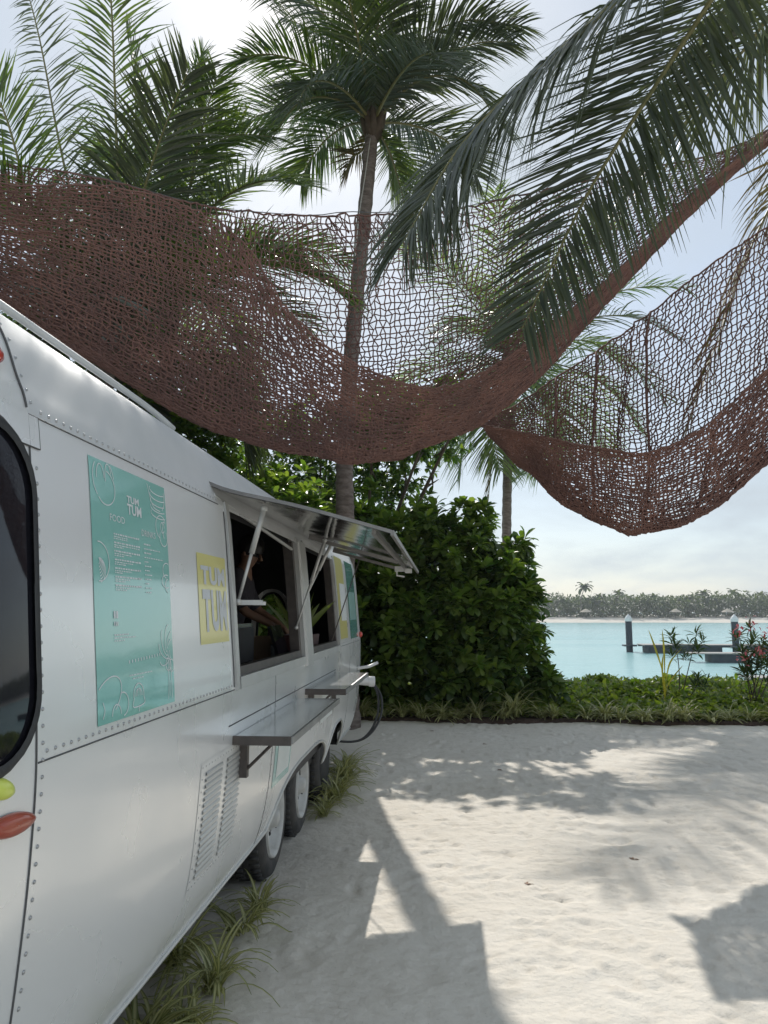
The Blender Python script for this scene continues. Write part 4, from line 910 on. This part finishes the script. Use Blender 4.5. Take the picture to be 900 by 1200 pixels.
shrub('seaside_shrub', 'bright green shrub lit from behind above the raised hatch', 'shrub', (-3.3, 11.2, 0), [((-3.2,11.3,2.3),(1.0,.9,1.2)),((-2.7,11.4,3.0),(.8,.7,.75)),((-3.9,11.0,2.6),(.9,.9,1.3))], 1300, 9, .17, ['leaf_bright', 'leaf'], 103)
shrub('broadleaf_tree', 'dark broadleaf tree behind the trailer roof under the net', 'tree', (-4.9, 10.4, 0), [((-4.6,10.4,3.9),(1.3,1.2,1.1)),((-3.7,10.9,4.3),(1.0,1.0,.8)),((-5.6,9.8,4.2),(1.2,1.2,1.1)),((-4.9,9.8,2.7),(1.3,1.1,1.2))], 2000, 8, .13, ['leaf_dark', 'leaf'], 104, 'oval', 8, .09)
shrub('broadleaf_tree', 'round-leaved tree with open sprays behind the palm trunk', 'tree', (-2.2, 15.0, -.1), [((-2.2,15,4.9),(1.3,1.0,1.0)),((-1.0,14.9,5.0),(.9,.8,.75)),((-.2,14.8,5.2),(.75,.6,.55)),((-3.3,15,4.6),(1.1,1.0,1.1)),((-1.5,15,3.7),(1.3,.9,.9)),((-1.3,13.2,5.1),(.7,.6,.5)),((-.5,13.1,5.15),(.7,.6,.5)),((.2,13.1,5.35),(.55,.5,.42))], 1900, 7, .14, ['leaf', 'leaf_dark'], 105, 'oval', 9, .08, inner=.35)
shrub('broadleaf_tree', 'dense dark tree behind the rear half of the trailer', 'tree', (-5.6, 6.4, 0), [((-5.4,6.6,3.2),(1.2,1.5,1.5)),((-5.3,5.0,2.9),(1.1,1.2,1.4)),((-5.2,8.1,3.6),(1.0,1.1,1.3))], 1300, 8, .14, ['leaf_dark', 'leaf'], 106, 'oval', 7, .08)
shrub('seaside_shrub', 'low dark hedge shrub behind the trailer wheels', 'shrub', (-4.7, 8.5, 0), [((-4.6,8.6,1.2),(.8,2.4,1.2)),((-4.7,4.5,1.2),(.8,2.4,1.2))], 900, 8, .17, ['leaf_dark'], 107)

# ground cover on the bank: one leafy mass
gR = np.random.default_rng(200); k = 7600
gx = gR.uniform(-2.0, 11.5, k); gy = 11.45+3.3*gR.random(k)**.9
hgt = .09+.24*np.clip((gy-11.4)/1.6, 0, 1)*(.55+.9*vnoise(gx*1.4, gy*1.4, 202)); zz_ = terrain(gy)+hgt*gR.uniform(.6, 1.05, k)
mb = MB(); P = np.stack([gx, gy, zz_], -1); sel = gR.random(k) < .8
rosettes(mb, P[sel], np.tile([0, -.35, .8], (sel.sum(), 1)), 7, .115, gR, 'spoon', (30, 85), 0); rosettes(mb, P[~sel], np.tile([0, -.2, .8], ((~sel).sum(), 1)), 6, .12, gR, 'oval', (30, 85), 1)
tag(mb.build('ground_cover', [M['cover'], M['leaf_bright']], None, True), 'low bright green creeping ground cover on the bank', 'ground cover', kind='stuff')

# striped spider plants: clumps of arching blades
def spider_mesh(seed, nb, L):
    R = np.random.default_rng(seed); mb = MB(); mid = []
    for k in range(nb):
        az = R.random()*6.283; e0 = rad(R.uniform(42, 88)); l = L*R.uniform(.6, 1.15); s = np.linspace(0, 1, 8)
        el = e0-rad(R.uniform(70, 125))*s; d = np.stack([np.cos(az)*np.cos(el), np.sin(az)*np.cos(el), np.sin(el)], -1); C = np.vstack([[0, 0, 0], np.cumsum(d[:-1]*l/7, 0)])+[R.normal(0, .025), R.normal(0, .025), 0]
        C[:, 2] = np.maximum(C[:, 2], .012+.01*R.random()); sd = np.array([-math.sin(az), math.cos(az), 0]); w = .0105*np.array([.7, 1, 1.05, 1, .9, .7, .45, .04])*R.uniform(.8, 1.3)
        mb.grid(np.stack([C-sd*w[:, None]+[0, 0, .003], C, C+sd*w[:, None]+[0, 0, .003]])); mid += [0]*8+[1]*8+[0]*8
    return mb, mid
SP = []
for i, (nb, L) in enumerate([(44, .40), (36, .34), (50, .44), (30, .30)]):
    mb, mid = spider_mesh(300+i, nb, L); o = mb.build('spider_plant', M['spider'], None, True, ('mid', mid)); SP.append(o)
used = set()
def spider(x, y, z, s, label, group, i):
    o = SP[i] if i not in used else SP[i].copy()
    if i in used: col.objects.link(o)
    used.add(i); o.location = (x, y, z); o.scale = (s, s, s*rng.uniform(.85, 1.15)); o.rotation_euler = (rng.normal(0, .08), rng.normal(0, .08), rng.uniform(0, 6.28)); tag(o, label, 'plant', group)
k = 0
for x in np.arange(-1.9, 10.5, .30):
    yq = float(np.interp(x, bx, edge)); spider(x+rng.normal(0, .06), yq+rng.uniform(.02, .26), .03, rng.uniform(.9, 1.5), 'striped spider plant along the front edge of the planting bed', 'spider plants edging the bed', k % 4); k += 1
for (x, y, s) in [(-1.06, 2.42, .95), (-1.0, 2.62, .8), (-1.1, 2.85, 1.0), (-1.0, 3.02, .75), (-.98, 3.28, .8), (-1.03, 3.85, .95), (-1.0, 4.12, .7), (-1.15, 2.2, .9), (-1.22, 3.5, .8)]:
    spider(x, y, 0, s, 'striped spider plant under the skirt of the silver trailer behind the first wheel', 'spider plants under the trailer skirt', k % 4); k += 1
for (x, y, s) in [(-.97, 6.25, .85), (-.95, 6.5, 1.0), (-.96, 6.8, 1.1), (-.93, 7.15, 1.05), (-.98, 7.45, .95), (-.96, 6.0, .6), (-1.0, 7.75, .9)]:
    spider(x, y, 0, s, 'striped spider plant beside the front wheels of the trailer', 'spider plants by the front wheels', k % 4); k += 1
# young plants on the bank
def stems_plant(name, label, base, tips, leaf, seed, flowers=0, size=.13):
    R = np.random.default_rng(seed); e = thing(name, label, 'plant', tuple(base)); base = np.array(base, float); mpi = Matrix.Translation(-Vector(base))
    st_ = MB(); lf = MB(); fl = MB(); nf = 0
    for t in tips:
        t = np.array(t); pts = spline([base+[R.normal(0, .04), R.normal(0, .04), 0], (base+t)/2+R.normal(0, .03, 3), t], 16); st_.tube(pts, .011*(1-.6*np.linspace(0, 1, 16)), 5)
        for j in range(6):
            q = pts[9+j]+R.normal(0, .05, 3); rosettes(lf, q[None], np.array([[0, 0, 1.]]), 11, size*1.25, R, 'lance', (20, 95))
        if flowers and R.random() < .85:
            put_leaves(fl, np.repeat(t[None], 14, 0)+R.normal(0, .05, (14, 3))+[0, -.06, .05], R.normal(0, 1, (14, 3)), .075, 'oval', R); nf += 1
    for o in [st_.build('stem', M['twig'], e, True), lf.build('leaves', M[leaf], e, True)]+([fl.build('flower', M['pink'], e, True)] if nf else []): o.matrix_parent_inverse = mpi
    return e
def bank(u, v, Y): return on(u, v, y=Y)
stems_plant('oleander', 'thin young leafy plant with two tall stems on the bank', (bank(797, 812, 12.4)[0], 12.4, .1), [bank(788, 735, 12.4), bank(818, 735, 12.4), bank(822, 790, 12.3)], 'oleander', 401)
stems_plant('oleander', 'bushy oleander with pink flowers on the bank', (bank(884, 815, 12.2)[0], 12.2, .1), [bank(866, 742, 12.2), bank(880, 735, 12.2), bank(895, 745, 12.3), bank(905, 770, 12.2), bank(872, 775, 12.1), bank(915, 740, 12.2), bank(888, 765, 12.0)], 'oleander', 403, 1)
yp = thing('young_palm', 'small yellow palm seedling beside the thin leafy plant', 'plant', (bank(779, 820, 12.1)[0], 12.1, .08))
for i, pts in enumerate([[(779,822),(777,790),(768,760),(760,738)], [(779,822),(779,790),(778,760),(776,738)], [(779,822),(781,795),(786,775),(799,760)], [(779,822),(782,805),(790,792),(800,780)], [(779,822),(777,800),(776,780),(777,768)]]):
    mb = MB(); c = spline([on(u, v, y=12.1+.05*(i-2)) for u, v in pts], 12); sd = np.array([1., .3, 0])*.5; w = np.array([.010]*4+[.014, .022, .03, .034, .032, .026, .018, .003])
    mb.grid(np.stack([c-sd*w[:, None], c+[0, .012, 0], c+sd*w[:, None]])); o = mb.build('leaf', M['palm_yellow'], yp, True); o.matrix_parent_inverse = Matrix.Translation(-yp.location)
# fallen leaves on the sand
for (u, v) in [(584, 902), (567, 872), (505, 857), (742, 1006), (687, 1152), (618, 1036)]:
    p = on(u, v, z=.0); p[2] = gz_at(p[0], p[1])+.004; mb = MB(); put_leaves(mb, np.zeros((2, 3)), np.array([[1, .2, .02], [-.2, 1, .04]]), .05, 'oval', rng)
    o = mb.build('fallen_leaf', M['litter'], None, True); o.location = tuple(p); tag(o, 'dry brown fallen leaf lying on the pale sand', 'leaf', 'fallen leaves on the sand')

# ================================================================== JETTY
def pile(u, v, label):
    p = on(u, v, z=WZ); e = thing('mooring_pile', label, 'pile', (p[0], p[1], WZ), 'mooring piles')
    MB().lathe([(.25, -2), (.25, 2.35), (.22, 2.4)], n=20).build('pile_sleeve', M['pile'], e, True); MB().lathe([(.28, 2.36), (.28, 2.56), (.2, 2.72), (.001, 2.95)], n=20).build('pile_cap', M['white_plastic'], e)
    MB().box((.0, .0, .50), (.95, .9, .12)).build('guide_collar', M['pontoon'], e); return p
p1 = pile(738, 764, 'dark mooring pile with white conical cap at the open end of the jetty'); p2 = pile(863, 766, 'dark mooring pile with white conical cap behind the flowering oleander')
jet = thing('floating_jetty', 'long dark floating jetty with grey deck on the lagoon', 'jetty', (p1[0]+6, p1[1]-.8, WZ))
d_ = MB()
for i in range(58): MB().box((-5.2+i*.42, 0, .60), (.40, 2.0, .07)).build('deck_plank', M['deck'], jet)
for x0, x1 in ((-5.0, .4), (2.0, 7.0), (8.6, 14.5), (15.5, 19)): MB().box(((x0+x1)/2, 0, .17), (x1-x0, 1.8, .78)).build('pontoon', M['pontoon'], jet)
for y in (-.98, .98): MB().box((7, y, .52), (24.6, .06, .16)).build('fender_beam', M['pile'], jet)
q = on(850, 776, z=WZ); fj = thing('finger_pontoon', 'short low finger pontoon floating in front of the jetty', 'pontoon', (q[0], q[1], WZ))
for i in range(10): MB().box((-2.0+i*.42, 0, .55), (.40, 1.5, .06)).build('deck_plank', M['deck'], fj)
MB().box((0, 0, .22), (2.0, 1.3, .6)).build('pontoon', M['pontoon'], fj)
q = on(905, 806, z=WZ); fj = thing('finger_pontoon', 'grey pontoon end lying closest to the bank behind the oleander', 'pontoon', (q[0]+.6, q[1], WZ))
for i in range(8): MB().box((-1.5+i*.42, 0, .42), (.40, 1.3, .06)).build('deck_plank', M['deck'], fj)
MB().box((0, 0, .15), (3.0, 1.1, .48)).build('pontoon', M['pontoon'], fj)

# ================================================================== FAR ISLAND
fR = np.random.default_rng(500)
k = 15000; tx_ = fR.uniform(-60, 240, k); ty_ = 237+fR.random(k)*26; th_ = (4.0+2.8*vnoise(tx_*.11, ty_*.1, 501)+2.0*vnoise(tx_*.45, ty_*.3, 502))
P = np.stack([tx_, ty_, -.2+th_*fR.random(k)**.8], -1); mb = MB(); rosettes(mb, P, np.tile([0, -.7, .5], (k, 1)), 4, 1.0, fR, 'oval', (20, 90))
tag(mb.build('far_woodland', M['far_leaf'], None), 'hazy belt of woodland on the far island shore', 'woodland', kind='stuff')
def far_palm_parts(seed):
    R = np.random.default_rng(seed); t = MB(); t.tube([(0, 0, 0), (R.normal(0, .4), 0, .55), (R.normal(0, .6), 0, 1)], [.022, .017, .014], 5); top_ = t.V[0][-3]
    f = MB()
    for i in range(15):
        c = auto_frond_ctrl((0, 0, 0), i*2.4, rad(70-85*i/14), .36, rad(75)); P_ = spline(c, 8); T_ = nrm(np.gradient(P_, axis=0)); S_ = nrm(np.cross(T_, [0, 0, 1.01])); w_ = np.array([.02, .05, .065, .065, .06, .05, .035, .006])
        f.grid(np.stack([P_-S_*w_[:, None]-[0, 0, .03], P_, P_+S_*w_[:, None]-[0, 0, .03]]))
    return t, f, top_
FP = []
for i in range(4):
    t, f, tp = far_palm_parts(510+i); e = thing('palm_tree', 'distant coconut palm standing above the far island woodland', 'palm tree', (0, 0, 0), 'palms on the far island')
    t.V[0][:, 0] *= 1; to = t.build('trunk', M['bark'], e, True); fo = f.build('crown', M['far_leaf'], e); top_ = np.array(t.V[0]); fo.location = tuple(top_[top_[:, 2] > .97].mean(0)); FP.append(e)
heights = [(681, 678, 15.5)]
spots = [(681, 681), (693, 695), (705, 703), (722, 697), (738, 690), (757, 695), (772, 700), (800, 699), (812, 697), (836, 690), (856, 690), (874, 699), (892, 695), (653, 699), (640, 703), (664, 704), (712, 702), (748, 699), (785, 703), (826, 699), (866, 703), (888, 702), (905, 692), (930, 694), (600, 698)]
for i, (u, v) in enumerate(spots):
    e = FP[i] if i < 4 else copy_tree(FP[i % 4]); p = on(u, v, y=243+fR.uniform(-3, 8)); hgt_ = p[2]-.0
    for q_ in (e,): q_.location = (p[0], p[1], 0); s_ = max(hgt_, 5)/1.18; q_.scale = (s_, s_, s_); q_.rotation_euler = (0, 0, fR.uniform(0, 6.28))
for i, (u, lab) in enumerate([(687, 0), (792, 1), (853, 2)]):
    p = on(u, 726, y=234); e = thing('beach_parasol', 'tiny pale thatched parasol on the far island beach', 'parasol', (p[0], 234, -.4), 'parasols on the far beach')
    MB().tube([(0, 0, 0), (0, 0, 2.3)], .08, 6).build('pole', M['twig'], e); MB().lathe([(2.0, 1.9), (1.0, 2.5), (.05, 3.0)], n=12).build('canopy', M['thatch'], e)

# ================================================================== PERSON inside the trailer
per = thing('person', 'person in a dark shirt leaning over the counter inside the trailer', 'person', (-1.82, 6.05, .475))
def skinned(name, verts, edges, radii, m, root=0, sub=2):
    me = bpy.data.meshes.new(name); me.from_pydata([tuple(v) for v in verts], edges, []); o = bpy.data.objects.new(name, me); col.objects.link(o); o.parent = per
    o.modifiers.new('skin', 'SKIN'); sv = me.skin_vertices[0].data if len(me.skin_vertices) else None
    if sv is None:
        bpy.context.view_layer.objects.active = o; bpy.ops.mesh.customdata_skin_add(); sv = me.skin_vertices[0].data
    for i, r_ in enumerate(radii): sv[i].radius = (r_, r_) if not isinstance(r_, tuple) else r_
    for x in sv: x.use_root = False
    sv[root].use_root = True
    s = o.modifiers.new('sub', 'SUBSURF'); s.levels = s.render_levels = sub
    dg = bpy.context.evaluated_depsgraph_get(); nm = bpy.data.meshes.new_from_object(o.evaluated_get(dg)); o.modifiers.clear(); o.data = nm; nm.materials.append(M[m])
    nm.polygons.foreach_set('use_smooth', np.ones(len(nm.polygons), bool)); return o
# figure leans towards +x (the window) and slightly towards the camera (-y); z from the trailer floor
J = dict(pel=(0,0,.93), waist=(.02,-.01,1.06), chest=(.10,-.03,1.28), neck0=(.16,-.05,1.43), neck=(.20,-.06,1.50), head=(.245,-.075,1.60), crown=(.25,-.08,1.70),
         lsh=(.10,.15,1.40), lel=(.22,.26,1.14), lwr=(.43,.20,1.02), rsh=(.13,-.23,1.39), rel=(.26,-.32,1.13), rwr=(.46,-.25,1.03),
         lhip=(0,.10,.90), lkn=(.03,.12,.49), lan=(-.02,.13,.07), lto=(.13,.15,.035), rhip=(0,-.10,.90), rkn=(.03,-.12,.49), ran=(-.02,-.13,.07), rto=(.13,-.15,.035))
def hand(w, e, s):
    w, e = np.array(w), np.array(e); d = nrm(w-e); d = nrm(d+np.array([0, 0, -.25])); sd = nrm(np.cross(d, [0, 0, 1.]))*s; dn = np.array([0, 0, -1.]); palm_ = w+d*.075; V = [palm_]; E_ = []; Rr = [.026]
    for i, (o_, l) in enumerate([(-.027, .065), (-.009, .075), (.009, .072), (.026, .058)]):
        a = palm_+sd*o_+d*.025; b = a+d*l*.5+dn*.006; c = b+d*l*.40+dn*.022; V += [a, b, c]; E_ += [(a, b, c)]; Rr += [.0095, .009, .0075]
    a = w+d*.03+sd*-.030; b = a+d*.03-sd*.022; c = b+d*.028-sd*.004+dn*.01; V += [a, b, c]; Rr += [.011, .010, .008]
    return V, Rr
names = list(J); V = [J[n] for n in names]; ix_ = {n: i for i, n in enumerate(names)}
Ed = [('pel','waist'),('waist','chest'),('chest','neck0'),('neck0','neck'),('neck','head'),('head','crown'),('neck0','lsh'),('lsh','lel'),('lel','lwr'),('neck0','rsh'),('rsh','rel'),('rel','rwr'),('pel','lhip'),('lhip','lkn'),('lkn','lan'),('lan','lto'),('pel','rhip'),('rhip','rkn'),('rkn','ran'),('ran','rto')]
Ed = [(ix_[a], ix_[b]) for a, b in Ed]
rd = dict(pel=.13, waist=.125, chest=.145, neck0=.085, neck=.055, head=.088, crown=.07, lsh=.062, lel=.042, lwr=.028, rsh=.062, rel=.042, rwr=.028, lhip=.095, lkn=.06, lan=.042, lto=.035, rhip=.095, rkn=.06, ran=.042, rto=.035)
Rr = [rd[n] for n in names]
for w, e, s in (('lwr', 'lel', 1), ('rwr', 'rel', -1)):
    hv, hr = hand(J[w], J[e], s); o0 = len(V); V += [tuple(x) for x in hv]; Rr += hr; Ed += [(ix_[w], o0)]
    for f_ in range(5): b_ = o0+1+f_*3; Ed += [((o0 if f_ < 4 else ix_[w]), b_), (b_, b_+1), (b_+1, b_+2)]
skinned('body', V, Ed, Rr, 'skin', 0, 2)
sub = ['pel', 'waist', 'chest', 'neck0', 'lsh', 'lel', 'rsh', 'rel']; V2 = [J[n] for n in sub]; E2 = [(0, 1), (1, 2), (2, 3), (3, 4), (4, 5), (3, 6), (6, 7)]
skinned('shirt', V2, E2, [.165, .155, .175, .10, .085, .062, .085, .062], 'cotton')
sub = ['pel', 'lhip', 'lkn', 'lan', 'rhip', 'rkn', 'ran']; skinned('trousers', [J[n] for n in sub], [(0, 1), (1, 2), (2, 3), (0, 4), (4, 5), (5, 6)], [.15, .115, .08, .065, .115, .08, .065], 'trouser')
hm = MB(); hm.lathe([(.001, .125), (.06, .118), (.098, .085), (.112, .03), (.108, -.02), (.09, -.05)], n=20); ho = hm.build('hair', M['hair'], per, True); ho.location = (.235, -.075, 1.635); ho.rotation_euler = (0, .25, 0)
fc = MB(); hd = np.array(J['head']); fd = nrm(np.array([.85, -.3, -.35])); fs = nrm(np.cross(fd, [0, 0, 1.])); fu = np.cross(fs, fd)
fc.tube([hd+fd*.085+fu*.02, hd+fd*.115-fu*.02, hd+fd*.09-fu*.028], [.008, .015, .010], 6)
for s in (-1, 1): fc.lathe([(.001, -.02), (.014, -.01), (.018, .01), (.001, .025)], hd+fs*s*.093-fu*.005, n=8)
fc.build('nose_and_ears', M['skin'], per, True)
ey = MB()
for s in (-1, 1): ey.lathe([(.001, -.011), (.011, 0), (.001, .011)], hd+fd*.083+fs*s*.034+fu*.018, n=8)
ey.tube([hd+fd*.088-fu*.05+fs*.025, hd+fd*.094-fu*.052, hd+fd*.088-fu*.05-fs*.025], .005, 5)
ey.build('eyes_and_mouth', M['hair'], per)
for s in (1, -1): b_ = MB(); b_.tube([(-.07, s*.13, .05), (.02, s*.135, .055), (.12, s*.145, .04), (.17, s*.15, .035)], [.045, .052, .045, .03], 8); b_.build('shoe', M['rubber'], per, True)

# ================================================================== HAZE: one even box of sea air round everything below the sky
hz = MB().box((50, 165, 5.6), (1500, 470, 17.6)).build('haze', [])
hm_ = bpy.data.materials.new('sea_haze'); hm_.use_nodes = True; t = hm_.node_tree
for n_ in list(t.nodes):
    if n_.type == 'BSDF_PRINCIPLED': t.nodes.remove(n_)
pv = t.nodes.new('ShaderNodeVolumePrincipled'); pv.inputs['Color'].default_value = (.86, .92, .97, 1); pv.inputs['Density'].default_value = .0006; pv.inputs['Anisotropy'].default_value = .2
t.links.new(pv.outputs[0], t.nodes['Material Output'].inputs['Volume']); hz.data.materials.append(hm_)
tag(hz, 'thin pale sea haze filling the air', 'haze', kind='stuff')
